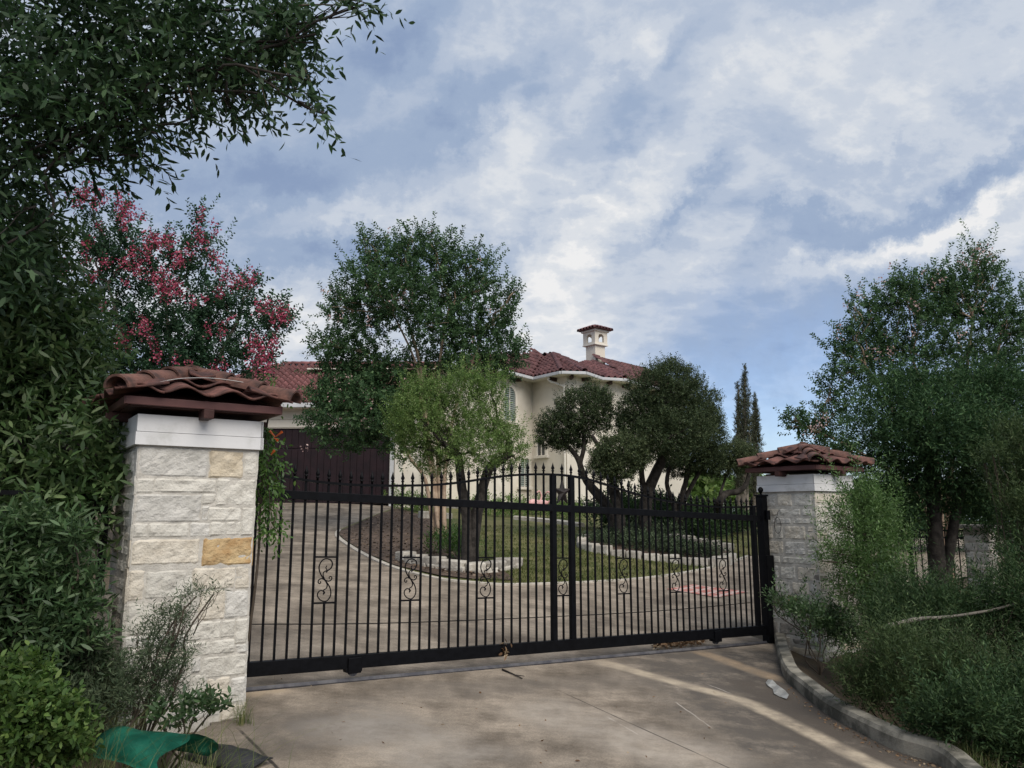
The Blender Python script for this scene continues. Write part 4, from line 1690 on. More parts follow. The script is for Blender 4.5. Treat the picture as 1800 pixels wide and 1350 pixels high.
for i in range(nb):
    w = (dx1 - dx0) / nb
    for zz0, zz1 in ((dz0 + .02, dz0 + (dz1 - dz0) * .72), (dz0 + (dz1 - dz0) * .74, dz1 - .03)):
        put('plank', boxmesh('plank', dx0 + i * w + .008, dx0 + (i + 1) * w - .008, gD + .062, gD + .089, zz0, zz1, .004), M_door, door)
put('soffit', boxmesh('soffit', gx0 - .5, gx1 + .4, gD - .5, gD + 7.4, ez, ez + .06), M_trim, garage)
put('gutter', boxmesh('gutter', gx0 - .5, gx1 + .4, gD - .62, gD - .5, ez - .02, ez + .14, .02), M_gutter, garage)
rl = at(497, 641.5, gD + 3.0)
rr_ = at(720, 636, gD + 3.0)
re0 = np.array([rl[0] - 3.3, gD - .55, ez + .12])
re1 = np.array([gx1 + .4, gD - .55, ez + .12])
rl = np.array([rl[0], gD + 3.0, rl[2]])
rr_ = np.array([gx1 + .4, gD + 3.0, rl[2]])
# only the courses the photo can show are single tiles: order cells by distance from the visible patch is not needed, lowest courses come first
roof_tiles([re0, re1, rr_, rl], .245, .34, M_roof, garage, individual=300)
roof_tiles([np.array([rl[0] - 3.3, gD + 7, ez + .12]), re0, rl], .245, .34, M_roof, garage)
bm = bmesh.new()
bm.faces.new([bm.verts.new(tuple(p)) for p in (rl, rr_, np.array([gx1 + .4, gD + 7, ez + .1]), np.array([rl[0] - 3.3, gD + 7, ez + .1]))])
put('rear_roof', bm_mesh(bm, 'rear_roof'), M_roof, garage)
ridge_row('ridge_tile', rl, rr_, .13, .36, M_roof, garage)
ridge_row('ridge_tile', re0, rl, .13, .36, M_roof, garage)


# ------------------------------------------------------------------ planting
L_oak = leaf_mat('oak_leaf', (.022, .044, .022), (.038, .074, .034), (.066, .115, .05), .28, .5, .22)
L_hedge = leaf_mat('evergreen_leaf', (.038, .072, .026), (.070, .124, .042), (.15, .205, .09), .3, .4, .35)
L_crape = leaf_mat('crape_leaf', (.026, .060, .034), (.042, .090, .048), (.07, .125, .065), .3, .55, .15)
L_crape2 = leaf_mat('crape_leaf_far', (.038, .078, .036), (.062, .118, .052), (.105, .168, .074), .32, .55, .15)
L_topiary = leaf_mat('live_oak_leaf', (.026, .042, .020), (.050, .074, .034), (.105, .13, .062), 0.22, 0.55, 0.15)
L_topiary2 = leaf_mat('live_oak_leaf_pale', (.040, .060, .030), (.075, .10, .048), (.14, .165, .08), .25, .55, .15)
L_light = leaf_mat('young_oak_leaf', (.085, .145, .042), (.145, .225, .072), (.24, .31, .12), .38, .55, .15)
L_juniper = leaf_mat('juniper_leaf', (.024, .052, .024), (.042, .084, .036), (.080, .135, .054), .22, .6, .1)
L_willow = leaf_mat('willow_leaf', (.05, .10, .030), (.09, .16, .05), (.15, .23, .085), .3, .5, .3)
L_brush = leaf_mat('brush_leaf', (.022, .044, .019), (.038, .072, .028), (.072, .11, .044), .24, .6, .15)
L_brush2 = leaf_mat('brush_leaf_olive', (.032, .054, .022), (.052, .082, .032), (.092, .125, .052), .24, .6, .15)
L_bright = leaf_mat('bright_leaf', (.036, .072, .018), (.066, .12, .030), (.13, .19, .052), .3, .5, .25)
L_lance = leaf_mat('lance_leaf', (.032, .064, .026), (.058, .106, .042), (.105, .155, .07), .28, .45, .35)
L_vine = leaf_mat('vine_leaf', (.045, .10, .022), (.075, .15, .035), (.12, .20, .05), .3, .4, .4)
L_grey = leaf_mat('grey_leaf', (.042, .065, .036), (.068, .095, .052), (.11, .14, .08), .2, .6, .15)
L_cyp = leaf_mat('cypress_leaf', (.050, .060, .040), (.075, .085, .055), (.11, .115, .075), 0.15, 0.7, 0.1)
L_grass = leaf_mat('weed_blade', (.06, .09, .03), (.11, .14, .05), (.24, .23, .11), .3, .6, .2)
P_pink = leaf_mat('pink_petal', (.26, .042, .085), (.42, .085, .145), (.57, .18, .24), .3, .6, .2)
P_pale = leaf_mat('pale_petal', (.40, .26, .25), (.52, .36, .34), (.60, .46, .43), .3, .6, .2)
P_orange = leaf_mat('orange_petal', (.60, .13, .04), (.68, .19, .07), (.75, .28, .12), .25, .5, .3)
M_bark = mat('dark_bark', (.020, .017, .015), (.055, .048, .042), rough=.95, scale=9, bump=.8, bscale=30)
M_bark_t = mat('tan_bark', (.22, .155, .11), (.36, .275, .20), rough=.8, scale=5, bump=.2, bscale=18)
M_bark_g = mat('grey_bark', (.09, .075, .062), (.20, .17, .14), rough=.9, scale=6, bump=.5, bscale=24)
M_twig = mat('twig', (.05, .038, .028), (.10, .08, .06), rough=.9, scale=9)


def limb(tb, rng, a, b, r0, r1, wob=.06, n=5, sag=0.0):
    a, b = np.array(a, float), np.array(b, float)
    ln = np.linalg.norm(b - a)
    pts = []
    for i in range(n + 1):
        t = i / n
        p = a + (b - a) * t
        if 0 < i < n:
            p = p + rng.normal(0, wob * ln, 3) * [1, 1, .5]
        p[2] += sag * ln * 4 * t * (1 - t)
        pts.append(p)
    pts = smooth_path(pts, 3)
    tb.add(pts, r0, r1, .05, rng)
    return pts


def plant(name, label, cat, base, clumps, rng, leaf_m, n, per, slen, L, W, shape='diamond', bark=None, stems=None, trunk_name='trunk', crown_name='crown',
          r_stem=.05, fan=3, group=None, crown_kind=None, twig_r=.006, **kw):
    """thing at base; stems: list of (path points, r0, r1); branches fan from the stem tips to the clumps"""
    root = thing(name, label, cat, tuple(float(x) for x in base), 0, group)
    b = np.array(base, float)
    tb = Tubes(7)
    tips = []
    for path, r0, r1 in (stems or []):
        sp = smooth_path([np.array(p, float) - b for p in path], 4)
        tb.add(sp, r0, r1, .05, rng)
        tips += [sp[-1], sp[len(sp) * 2 // 3]]
    if not tips:
        tips = [np.zeros(3)]
    for c, r in clumps:
        c = c - b
        j = int(np.argmin([np.linalg.norm(c - t) + (2.0 if t[2] > c[2] + r[2] else 0) for t in tips]))
        limb(tb, rng, tips[j], c, r_stem, twig_r * 2, .05)
        for _ in range(fan):
            d = nrmz(rng.normal(0, 1, 3) + np.array([0, 0, .35]))
            limb(tb, rng, c * .75 + tips[j] * .25, c + d * r * rng.uniform(.6, .98), r_stem * .4, twig_r * .6, .06, 4)
    if bark:
        put(trunk_name, tb.mesh(trunk_name), bark, root)
    P, D = sprigs(rng, clumps, n, per, slen, **kw)
    me = leaf_cloud(crown_name, P - b, D, rng, L, W, shape)
    put(crown_name, me, leaf_m, root, crown_kind)
    return root


def blossoms(root, rng, heads, per, size, m, rad, elong=1.6, name='blossom'):
    """flower heads as cones of small petals"""
    b = np.array(root.location)
    P, D = [], []
    for h, k in heads:
        n = int(per * k * k)
        q = rng.normal(0, 1, (n, 3)) * rad * k * np.array([.55, .55, .55 * elong])
        P.append(h - b + q)
        D.append(q + rng.normal(0, rad, (n, 3)))
    P, D = np.concatenate(P), np.concatenate(D)
    put(name, leaf_cloud(name, P, D, rng, size, size * .85, 'diamond'), m, root)


R = np.random.default_rng

# --- the big oak that overhangs from the left
rng = R(1)
ob = np.array([-5.6, 4.6, gz(-5.6, 4.6)])
oak_c = clumps_px([(40, 20, 5.0, 150, 110, .8), (200, 40, 5.1, 150, 110, .8), (330, 35, 5.2, 130, 95, .7), (440, 45, 5.2, 95, 90, .6), (505, 20, 5.3, 50, 70, .5), (500, 100, 5.3, 40, 50, .35),
                   (130, 150, 4.9, 130, 85, .6), (270, 140, 5.0, 110, 75, .55), (390, 125, 5.1, 75, 60, .45), (30, 200, 4.7, 90, 90, .5), (205, 205, 4.9, 60, 40, .4), (110, 205, 4.8, 50, 40, .35),
                   (0, 320, 4.7, 60, 90, .5), (45, 285, 4.8, 45, 40, .35), (-10, 440, 4.7, 60, 90, .5), (-120, 150, 5.0, 130, 160, .8), (-150, 400, 5.0, 130, 160, .8)] + [(540, 140, 5.0, 18, 34, .1), (570, 200, 5.0, 14, 22, .06), (455, 165, 5.0, 16, 28, .1), (405, 190, 5.0, 16, 22, .1), (275, 235, 5.0, 22, 18, .1), (245, 275, 5.0, 24, 20, .1), (190, 280, 5.0, 22, 34, .1), (600, 8, 5.1, 30, 8, .1), (640, 8, 5.1, 18, 8, .08), (330, 185, 5.0, 20, 18, .1), (555, 60, 5.1, 14, 28, .1), (90, 285, 5, 14, 18, .1)])
oak_stems = [([ob, at(-260, 700, 5.4), at(-180, 300, 5.3), at(-60, 60, 5.2)], .20, .09), ([at(-180, 300, 5.3), at(60, 110, 5.2), at(300, 30, 5.2), at(500, 15, 5.3)], .03, .006),
             ([at(-120, 180, 5.2), at(100, 180, 5.0), at(260, 150, 5.0), at(390, 110, 5.1)], .024, .005)]
oak = plant('oak_tree', 'large dark oak overhanging the top left corner with drooping leafy twigs', 'tree', ob, oak_c, rng, L_oak, 2250, 9, .30, .085, .026, 'leaf', M_bark, oak_stems,
            crown_kind='stuff', r_stem=.011, fan=4, twig_r=.004, out=.4, up=-.15, rnd=.9, shell=.5, spread=.9, droop=.15, crown_name='foliage')
LEAF_ME = leaf_cloud('leaf', np.zeros((1, 3)), np.array([[0, 1., 0]]), R(5), .09, .028, 'leaf', 0, 0)
LEAF_ME.materials.append(L_oak)
twigs = [[(500, 60), (535, 120), (560, 180), (596, 243)], [(450, 110), (462, 160), (470, 190), (474, 222)], [(380, 150), (400, 185), (420, 215), (430, 240)], [(300, 170), (330, 190), (345, 200), (340, 200)],
         [(240, 200), (280, 240), (305, 255), (332, 270)], [(200, 220), (240, 270), (290, 300), (304, 328)], [(170, 230), (180, 290), (215, 320), (238, 345)], [(520, 10), (570, 8), (620, 14), (645, 40)],
         [(560, 0), (600, 0), (640, 4), (668, 20)], [(540, 20), (545, 50), (555, 80), (558, 95)], [(410, 130), (440, 180), (465, 200), (480, 232)], [(60, 250), (85, 280), (95, 300), (112, 322)], [(500, 110), (515, 150), (540, 165), (552, 172)],
         [(330, 150), (345, 190), (360, 200), (372, 205)], [(150, 230), (155, 280), (165, 310), (172, 335)]]
tb = Tubes(5)
lr = R(77)
obv = np.array(ob)
nleaf = 0
for tw in twigs:
    d0 = 5.0 + lr.uniform(-.15, .2)
    pts = smooth_path([at(x, y, d0 + .04 * i) for i, (x, y) in enumerate(tw)], 6)
    tb.add([p - obv for p in pts], .006, .0018)
    n = 20
    for k in range(n):
        t = .12 + .88 * (k + .5) / n
        i = min(int(t * (len(pts) - 1)), len(pts) - 2)
        p = pts[i] + (pts[i + 1] - pts[i]) * (t * (len(pts) - 1) - i)
        ax_ = nrmz(pts[i + 1] - pts[i])
        d = nrmz(ax_ * 1.0 + lr.normal(0, .42, 3) + np.array([0, 0, -.15]))
        side = nrmz(np.cross(d, lr.normal(0, 1, 3) + np.array([0, 0, 1.])))
        up = np.cross(side, d)
        sc = lr.uniform(.7, 1.1)
        o = put('leaf', LEAF_ME, L_oak, oak)
        o.matrix_local = from_axes(Vector(side) * sc, Vector(d) * sc, Vector(up) * sc, Vector(p - obv))
        nleaf += 1
put('twig', tb.mesh('twig'), M_twig, oak)

# --- tall evergreen behind the near pillar, left edge
rng = R(2)
eb = np.array([-4.1, 5.9, gz(-4.1, 5.9)])
plant('evergreen_shrub', 'tall broad evergreen with glossy narrow leaves filling the left edge behind the nearer pillar', 'shrub', eb,
      clumps_px([(0, 420, 6.0, 70, 80, .5), (40, 520, 6.0, 75, 70, .6), (105, 595, 6.1, 60, 60, .5), (85, 430, 6.0, 16, 40, .2), (40, 640, 6.0, 100, 80, .6), (120, 690, 6.2, 60, 60, .5), (60, 760, 6.0, 120, 80, .6), (150, 800, 6.3, 60, 70, .5), (70, 850, 5.6, 110, 50, .3), (165, 880, 5.5, 40, 50, .15), (150, 800, 5.5, 50, 60, .2), (110, 900, 5.4, 60, 30, .15),
                 (-80, 600, 6.0, 110, 200, .8)]),
      rng, L_hedge, 3300, 9, .26, .095, .026, 'leaf', M_bark, [([eb, at(20, 800, 6.0), at(40, 600, 6.0)], .08, .03)], r_stem=.02, fan=3, out=.6, up=.15, rnd=.8, shell=.35, spread=.9, droop=.1)

# --- pink crape myrtle
rng = R(3)
cb = np.array([*at(290, 900, 11.5)[:2], 0])
cb[2] = gz(cb[0], cb[1])
pk = clumps_px([(165, 440, 11.2, 40, 60), (160, 360, 11.2, 20, 40), (215, 470, 11.4, 48, 70), (214, 385, 11.4, 16, 50), (285, 480, 11.5, 62, 62), (352, 450, 11.4, 32, 55), (350, 395, 11.4, 9, 30), (395, 545, 11.5, 62, 60), (440, 500, 11.3, 22, 25),
                (470, 570, 11.4, 40, 42), (500, 555, 11.4, 14, 22), (240, 580, 11.5, 90, 70), (330, 590, 11.5, 80, 70), (150, 540, 11.3, 50, 60), (380, 640, 11.5, 85, 45), (280, 660, 11.5, 110, 50), (450, 630, 11.5, 42, 42), (160, 650, 11.4, 80, 80), (300, 730, 11.4, 110, 60)])
pst = [([cb, at(270, 760, 11.4), at(225, 620, 11.4), at(190, 500, 11.3)], .06, .02), ([cb, at(300, 760, 11.5), at(300, 640, 11.5), at(290, 520, 11.5)], .06, .02), ([cb, at(330, 760, 11.5), at(380, 640, 11.5), at(420, 560, 11.5)], .06, .02), ([cb, at(340, 780, 11.5), at(430, 670, 11.5), at(480, 590, 11.4)], .05, .015)]
pink = plant('crape_myrtle', 'crape myrtle with deep pink flower clusters behind the nearer pillar', 'tree', cb, pk, rng, L_crape, 3900, 12, .22, .052, .030, 'leaf', M_bark_g, pst, r_stem=.016, fan=4, shoots=160,
             out=.6, up=.7, rnd=.6, shell=.55, spread=.9, twig_r=.005, group='crape myrtles')
fl = [(135, 335, .8), (150, 340, 1.1), (170, 345, 1.1), (180, 350, .9), (140, 355, .7), (118, 348, .5), (130, 357, .6), (208, 345, .8), (215, 365, 1.1), (222, 380, 1), (235, 370, .9), (218, 395, .8), (250, 380, .6), (175, 400, .7), (353, 377, .8), (375, 392, .6), (350, 410, .9), (355, 425, .9), (378, 410, .6), (335, 440, .8),
      (260, 420, 1.1), (275, 425, 1.1), (300, 422, 1.2), (285, 430, 1), (235, 445, .9), (255, 450, .9), (220, 460, 1), (155, 430, .8), (110, 468, .9), (120, 468, .8), (150, 455, .7), (185, 460, .8), (165, 485, 1), (270, 485, .9), (288, 478, 1), (310, 460, .9), (318, 455, .8), (372, 452, .9), (387, 466, 1), (398, 485, .9),
      (412, 495, .9), (430, 488, 1.1), (445, 492, .9), (245, 475, .8), (240, 480, .8), (280, 505, 1), (305, 510, 1.2), (315, 513, 1.1), (295, 510, 1), (220, 495, .6), (385, 515, .8), (360, 525, .7), (340, 532, .7), (455, 540, .9), (470, 535, .8), (490, 545, .9), (505, 550, .9), (495, 560, .8), (480, 560, .7), (250, 570, 1.1), (257, 582, 1),
      (210, 592, 1.2), (222, 600, 1.1), (270, 607, .8), (275, 625, .8), (390, 580, .8), (365, 580, .7), (440, 603, .9), (455, 610, 1), (465, 625, 1.1), (475, 610, .9), (485, 602, .8), (450, 640, 1.1), (470, 645, 1), (390, 655, 1), (375, 652, .8), (145, 675, .9), (120, 705, .6), (120, 785, .7), (310, 635, .7), (330, 640, .7), (405, 560, .6), (180, 540, .6)]
blossoms(pink, rng, [(at(x, y, 10.75 + rng.uniform(-.15, .25)), k) for x, y, k in fl], 66, .034, P_pink, .082)

# --- white crape myrtle in the middle
rng = R(4)
wb3 = ground_at(770, 948)
wb = np.array([wb3[0], wb3[1], base_h(wb3[0], wb3[1])[0]])
WD = float(wb[1]) + .4
wc = clumps_px([(x, y, WD + dz, a, b) for x, y, a, b, dz in [
    (712, 440, 26, 32, 0), (722, 415, 12, 16, 0), (655, 432, 22, 20, 0), (640, 420, 12, 8, 0), (690, 470, 50, 40, .3), (770, 460, 42, 36, 0), (757, 430, 16, 20, 0), (830, 465, 40, 30, .2), (640, 490, 42, 36, 0), (700, 520, 70, 44, -.4), (780, 520, 70, 50, .4), (845, 510, 32, 40, 0),
    (600, 545, 34, 26, 0), (590, 520, 12, 14, 0), (870, 570, 40, 36, 0), (890, 535, 22, 22, 0), (905, 512, 12, 12, 0), (650, 560, 60, 36, .5), (760, 575, 70, 40, -.3), (830, 590, 60, 44, .3), (585, 610, 36, 32, 0), (556, 610, 14, 10, 0), (640, 620, 55, 30, 0), (890, 625, 32, 30, 0), (912, 620, 18, 14, 0),
    (820, 640, 66, 36, 0), (600, 650, 50, 30, .2), (870, 655, 36, 24, 0), (760, 650, 50, 26, .6), (680, 655, 50, 24, 0)]])
wt0 = at(765, 850, WD)
wst = [([wb, at(764, 850, WD), at(752, 760, WD), at(738, 640, WD), at(715, 560, WD)], .075, .03), ([wb + [.10, .05, 0], at(772, 850, WD), at(770, 740, WD), at(775, 620, WD), at(790, 540, WD)], .07, .03), ([wb + [-.1, .1, 0], at(748, 845, WD), at(718, 800, WD), at(690, 720, WD), at(650, 620, WD)], .055, .02),
       ([wb + [.05, -.1, 0], at(758, 830, WD), at(742, 700, WD), at(728, 630, WD), at(690, 550, WD)], .055, .02), ([wb + [.15, 0, 0], at(782, 830, WD), at(800, 720, WD), at(830, 640, WD), at(850, 580, WD)], .06, .02)]
white = plant('crape_myrtle', 'large crape myrtle with pale tan stems and few faded blooms, in front of the garage', 'tree', wb, wc, rng, L_crape2, 3300, 14, .30, .080, .042, 'leaf', M_bark_t, wst, shoots=230, r_stem=.022, fan=4, out=.7, up=.6, rnd=.6, shell=.5, spread=.95, twig_r=.008, group='crape myrtles')
lowc = clumps_px([(x, y, WD + dz, a, b) for x, y, a, b, dz in [(600, 690, 60, 34, 0), (645, 720, 75, 46, -.5), (565, 715, 30, 22, 0), (555, 745, 28, 14, 0), (610, 765, 50, 26, -.3), (680, 690, 50, 40, .2), (690, 760, 40, 40, 0), (730, 700, 40, 40, .5), (640, 680, 60, 30, .5)]])
P, D = sprigs(rng, lowc, 1700, 14, .30, out=.7, up=.2, rnd=.6, shell=.4, spread=.95)
put('lower_crown', leaf_cloud('lower_crown', P - wb, D, rng, .078, .042, 'leaf'), L_crape2, white)
blossoms(white, rng, [(at(x, y, WD - .9), k) for x, y, k in [(600, 692, .7), (592, 665, .8), (612, 668, .7), (640, 700, .8), (648, 702, .7), (575, 512, .9), (690, 525, .8), (705, 520, .9), (722, 522, .7), (650, 568, .8), (595, 555, .7), (682, 410, .6), (755, 405, .5), (845, 452, .5), (860, 545, .6), (580, 750, .6), (598, 748, .6), (638, 742, .6), (535, 788, .6),
                                                             (615, 745, .5), (580, 700, .5), (715, 690, .8), (708, 680, .7), (830, 600, .5), (580, 560, .6)]], 26, .05, P_pale, .13)

# --- young live oak with pale foliage, nearer than the crape myrtle
rng = R(6)
yb3 = ground_at(822, 1000)
yb = np.array([yb3[0], yb3[1], base_h(yb3[0], yb3[1])[0]])
YD = float(yb[1])
yc = clumps_px([(x, y, YD + dz, a * .86, b * .86) for x, y, a, b, dz in [(735, 690, 28, 24, 0), (715, 712, 22, 20, 0), (770, 695, 36, 26, .3), (822, 682, 36, 28, 0), (862, 694, 30, 32, 0), (738, 740, 46, 30, -.2), (800, 735, 50, 36, .3), (850, 752, 44, 34, -.2), (890, 772, 30, 26, 0), (905, 800, 22, 18, 0),
                                                    (780, 785, 40, 30, .3), (835, 795, 56, 32, -.4), (728, 785, 34, 30, .2), (765, 818, 30, 20, .3), (875, 822, 34, 18, .2), (700, 750, 20, 28, .2)]])
young = plant('live_oak', 'young live oak with pale green crown and two dark trunks on the island bed', 'tree', yb, yc, rng, L_light, 3900, 11, .19, .048, .018, 'diamond', M_bark,
              [([yb, at(822, 920, YD), at(812, 860, YD), at(806, 800, YD)], .13, .07), ([yb + [.08, .05, .0], at(835, 920, YD), at(848, 860, YD), at(862, 820, YD), at(892, 800, YD), at(895, 775, YD)], .12, .06)],
              r_stem=.03, fan=3, out=.8, up=.35, rnd=.5, shell=.35, spread=.9, shoots=420)

# --- clipped live oaks in the round bed
tops = []


def topiary(label, base_px, cl, stems, seed, D=None, n=4600, leafm=L_topiary):
    rng = R(seed)
    b3 = ground_at(*base_px)
    b = np.array([b3[0], b3[1], base_h(b3[0], b3[1])[0]])
    d = float(b[1]) if D is None else D
    c = clumps_px([(x, y, d + 1.8 * (q[0] if q else 0), a * .93, h * .93) for x, y, a, h, *q in cl])
    st_ = [([b + np.array([.03 * k, 0, 0])] + [at(x, y, d) for x, y in path], r0, r1) for k, (path, r0, r1) in enumerate(stems)]
    return plant('clipped_oak', label, 'tree', b, c, rng, leafm, n, 8, .15, .048, .024, 'diamond', M_bark, st_, r_stem=.05, fan=2, out=.95, up=.15, rnd=.45, shell=.22, spread=.9, shoots=int(n * .03), group='clipped live oaks', crown_name='crown')


topiary('clipped live oak with a two lobed rounded crown in front of the house wall', (1085, 950), [(1025, 722, 52, 44, 0), (1050, 718, 28, 34, .2), (985, 755, 38, 34, 0), (962, 765, 18, 20, 0), (1005, 775, 30, 18, .2)],
        [([(1070, 900), (1030, 845), (1015, 805), (995, 782)], .12, .05), ([(1072, 890), (1022, 830), (1026, 790), (1026, 762)], .08, .05)], 21, n=4400)
topiary('low clipped live oak with one flat rounded crown, left of the largest crown', (1092, 958), [(1090, 796, 46, 30, -.35), (1062, 815, 26, 24, -.35), (1120, 795, 24, 26, -.3), (1088, 822, 38, 20, -.35)], [([(1088, 900), (1076, 860), (1082, 825)], .13, .08), ([(1090, 880), (1060, 800), (1040, 765)], .07, .05)], 22, D=None, n=3600, leafm=L_topiary2)
topiary('largest clipped live oak with a tall domed crown beside the house', (1135, 960), [(1165, 690, 66, 52, 0), (1180, 665, 36, 30, .2), (1210, 725, 50, 60, .2), (1128, 735, 46, 42, 0), (1185, 765, 64, 46, -.3), (1150, 765, 50, 30, 0), (1108, 745, 24, 26, .1)],
        [([(1135, 890), (1145, 850), (1165, 805), (1172, 770)], .17, .10), ([(1138, 900), (1130, 850), (1125, 800)], .10, .06)], 23, n=9800)
topiary('clipped live oak with hanging dark skirt, behind the largest crown', (1192, 950), [(1245, 770, 28, 50, 0), (1225, 800, 42, 34, 0), (1195, 815, 40, 22, .2), (1235, 735, 30, 34, .3), (1250, 815, 16, 20, 0)], [([(1185, 890), (1172, 850), (1180, 810)], .09, .05), ([(1195, 890), (1205, 850), (1212, 810)], .10, .06), ([(1200, 890), (1218, 850), (1238, 815)], .08, .05)], 24, n=5200)
topiary('small clipped live oak on a bent bare limb, beside the far pillar cap', (1262, 935), [(1290, 802, 32, 24, 0), (1275, 822, 22, 16, 0), (1312, 812, 18, 18, .1)], [([(1262, 890), (1276, 868), (1298, 864), (1312, 850), (1318, 825)], .13, .05), ([(1264, 880), (1272, 850), (1280, 825)], .05, .03)], 25, D=21.5, n=2400, leafm=L_topiary2)

# --- italian cypresses far right of the house
for k, (lab, x, ytop, ybot, wpx) in enumerate([('tallest of the three narrow cypresses, the middle one', 1309, 650, 872, 13), ('thin ragged cypress, left of the three', 1298, 674, 872, 8), ('tapering cypress, right of the three', 1327, 697, 872, 12)]):
    rng = R(30 + k)
    d = 31 + k * .8
    bp = at(x, 890, d)
    b = np.array([bp[0], bp[1], base_h(bp[0], bp[1])[0]])
    cl = []
    nseg = 16
    for i in range(nseg):
        t = (i + .5) / nseg
        y = ybot + (ytop - ybot) * t
        w = wpx * min(1, 2.2 * (1 - t) + .12) * (.55 + .45 * min(1, t / .25))
        cl.append((x + rng.uniform(-1.5, 1.5), y, d, w, 11))
    plant('cypress_tree', lab + ' against the blue sky', 'tree', b, clumps_px(cl), rng, L_cyp, 1500 if k != 1 else 700, 7, .16, .085, .026, 'diamond', M_bark_g, [([b, at(x, 820, d), at(x, ytop + 10, d)], .20 if k == 0 else .13, .03)], r_stem=.02, fan=1, out=.35, up=1.1, rnd=.4, shell=.5, spread=.6, group='narrow cypresses')

# --- right side: crape myrtle, juniper, shrubs
rng = R(7)
rb = np.array([*at(1655, 930, 15.5)[:2], 0])
rb[2] = gz(rb[0], rb[1])
RD = 15.0
rc = clumps_px([(x, y, RD + dz, a, b) for x, y, a, b, dz in [(1722, 475, 24, 34, 0), (1745, 500, 26, 34, .2), (1722, 445, 10, 14, 0), (1690, 510, 34, 32, 0), (1640, 500, 34, 28, 0), (1660, 530, 50, 30, .3), (1590, 500, 26, 22, 0), (1575, 525, 40, 28, 0), (1530, 545, 32, 18, 0), (1500, 540, 16, 8, 0), (1545, 580, 46, 26, .2),
    (1620, 560, 56, 36, 0), (1700, 560, 56, 40, .3), (1770, 560, 40, 46, 0), (1500, 590, 30, 26, 0), (1480, 620, 26, 22, 0), (1530, 625, 50, 28, .2), (1600, 620, 60, 32, 0), (1690, 625, 60, 34, 0), (1770, 640, 50, 50, .2), (1480, 660, 34, 22, 0), (1460, 690, 26, 16, 0), (1540, 670, 50, 30, 0), (1630, 680, 60, 30, .3),
    (1720, 690, 60, 40, 0), (1410, 750, 30, 20, 0), (1395, 735, 14, 10, 0), (1440, 760, 34, 24, .2), (1470, 720, 36, 26, 0), (1470, 790, 40, 26, .2), (1840, 600, 50, 90, 0)]])
rst = [([rb, at(1650, 860, RD), at(1640, 740, RD), at(1600, 620, RD)], .07, .02), ([rb + [.1, 0, 0], at(1668, 860, RD), at(1690, 720, RD), at(1710, 560, RD)], .07, .02), ([rb, at(1640, 850, RD), at(1580, 740, RD), at(1520, 640, RD)], .06, .02), ([rb, at(1690, 840, RD), at(1740, 700, RD), at(1760, 580, RD)], .06, .02), ([rb, at(1620, 880, RD), at(1520, 800, RD), at(1440, 760, RD)], .05, .02)]
rcm = plant('crape_myrtle', 'tall crape myrtle with dusty pink tips, right edge above the far pillar', 'tree', rb, rc, rng, L_crape2, 3700, 14, .27, .060, .032, 'leaf', M_bark_t, rst, shoots=230, r_stem=.016, fan=5, out=.7, up=.55, rnd=.6, shell=.55, spread=.95, twig_r=.006, group='crape myrtles')
blossoms(rcm, rng, [(at(x, y, RD - .5), k) for x, y, k in [(1722, 438, 1), (1743, 448, .8), (1695, 463, .8), (1709, 462, .7), (1549, 495, .8), (1512, 515, .8), (1485, 538, .7), (1475, 582, .8), (1605, 535, .9), (1602, 584, .7), (1538, 623, 1), (1564, 619, .9), (1692, 586, 1), (1566, 470, .6), (1620, 475, .6), (1652, 487, .7), (1730, 540, .5), (1640, 500, .7),
                                                           (1425, 758, .8), (1440, 745, .8), (1450, 735, .8)]], 26, .045, P_pale, .10)

rng = R(8)
jb = np.array([*at(1640, 960, 11.8)[:2], 0])
jb[2] = gz(jb[0], jb[1])
jc = clumps_px([(x, y, 11.6 + dz, a, b) for x, y, a, b, dz in [(1560, 730, 60, 50, 0), (1530, 780, 46, 50, -.2), (1590, 690, 46, 44, .2), (1650, 720, 70, 60, 0), (1720, 700, 60, 60, .2), (1780, 720, 60, 80, 0), (1600, 790, 70, 50, -.3), (1680, 800, 80, 60, -.2), (1760, 820, 70, 60, 0), (1560, 850, 60, 46, 0), (1640, 870, 60, 40, .3), (1740, 880, 50, 40, .4), (1840, 780, 60, 120, 0), (1560, 915, 50, 30, .3), (1560, 890, 50, 40, 0), (1680, 885, 34, 26, .4), (1790, 930, 40, 60, .2), (1640, 760, 60, 60, -.6), (1730, 770, 60, 60, -.6)]])
plant('juniper_tree', 'dense dark feathery juniper behind the far pillar on the right', 'tree', jb, jc, rng, L_juniper, 8800, 9, .30, .075, .020, 'diamond', M_bark, [([jb, at(1640, 860, 11.8), at(1630, 760, 11.8)], .14, .05), ([jb, at(1690, 850, 11.8), at(1730, 760, 11.8)], .09, .04)], r_stem=.03, fan=3, out=.6, up=.45, rnd=.5, shell=.38, spread=.7, droop=.1)

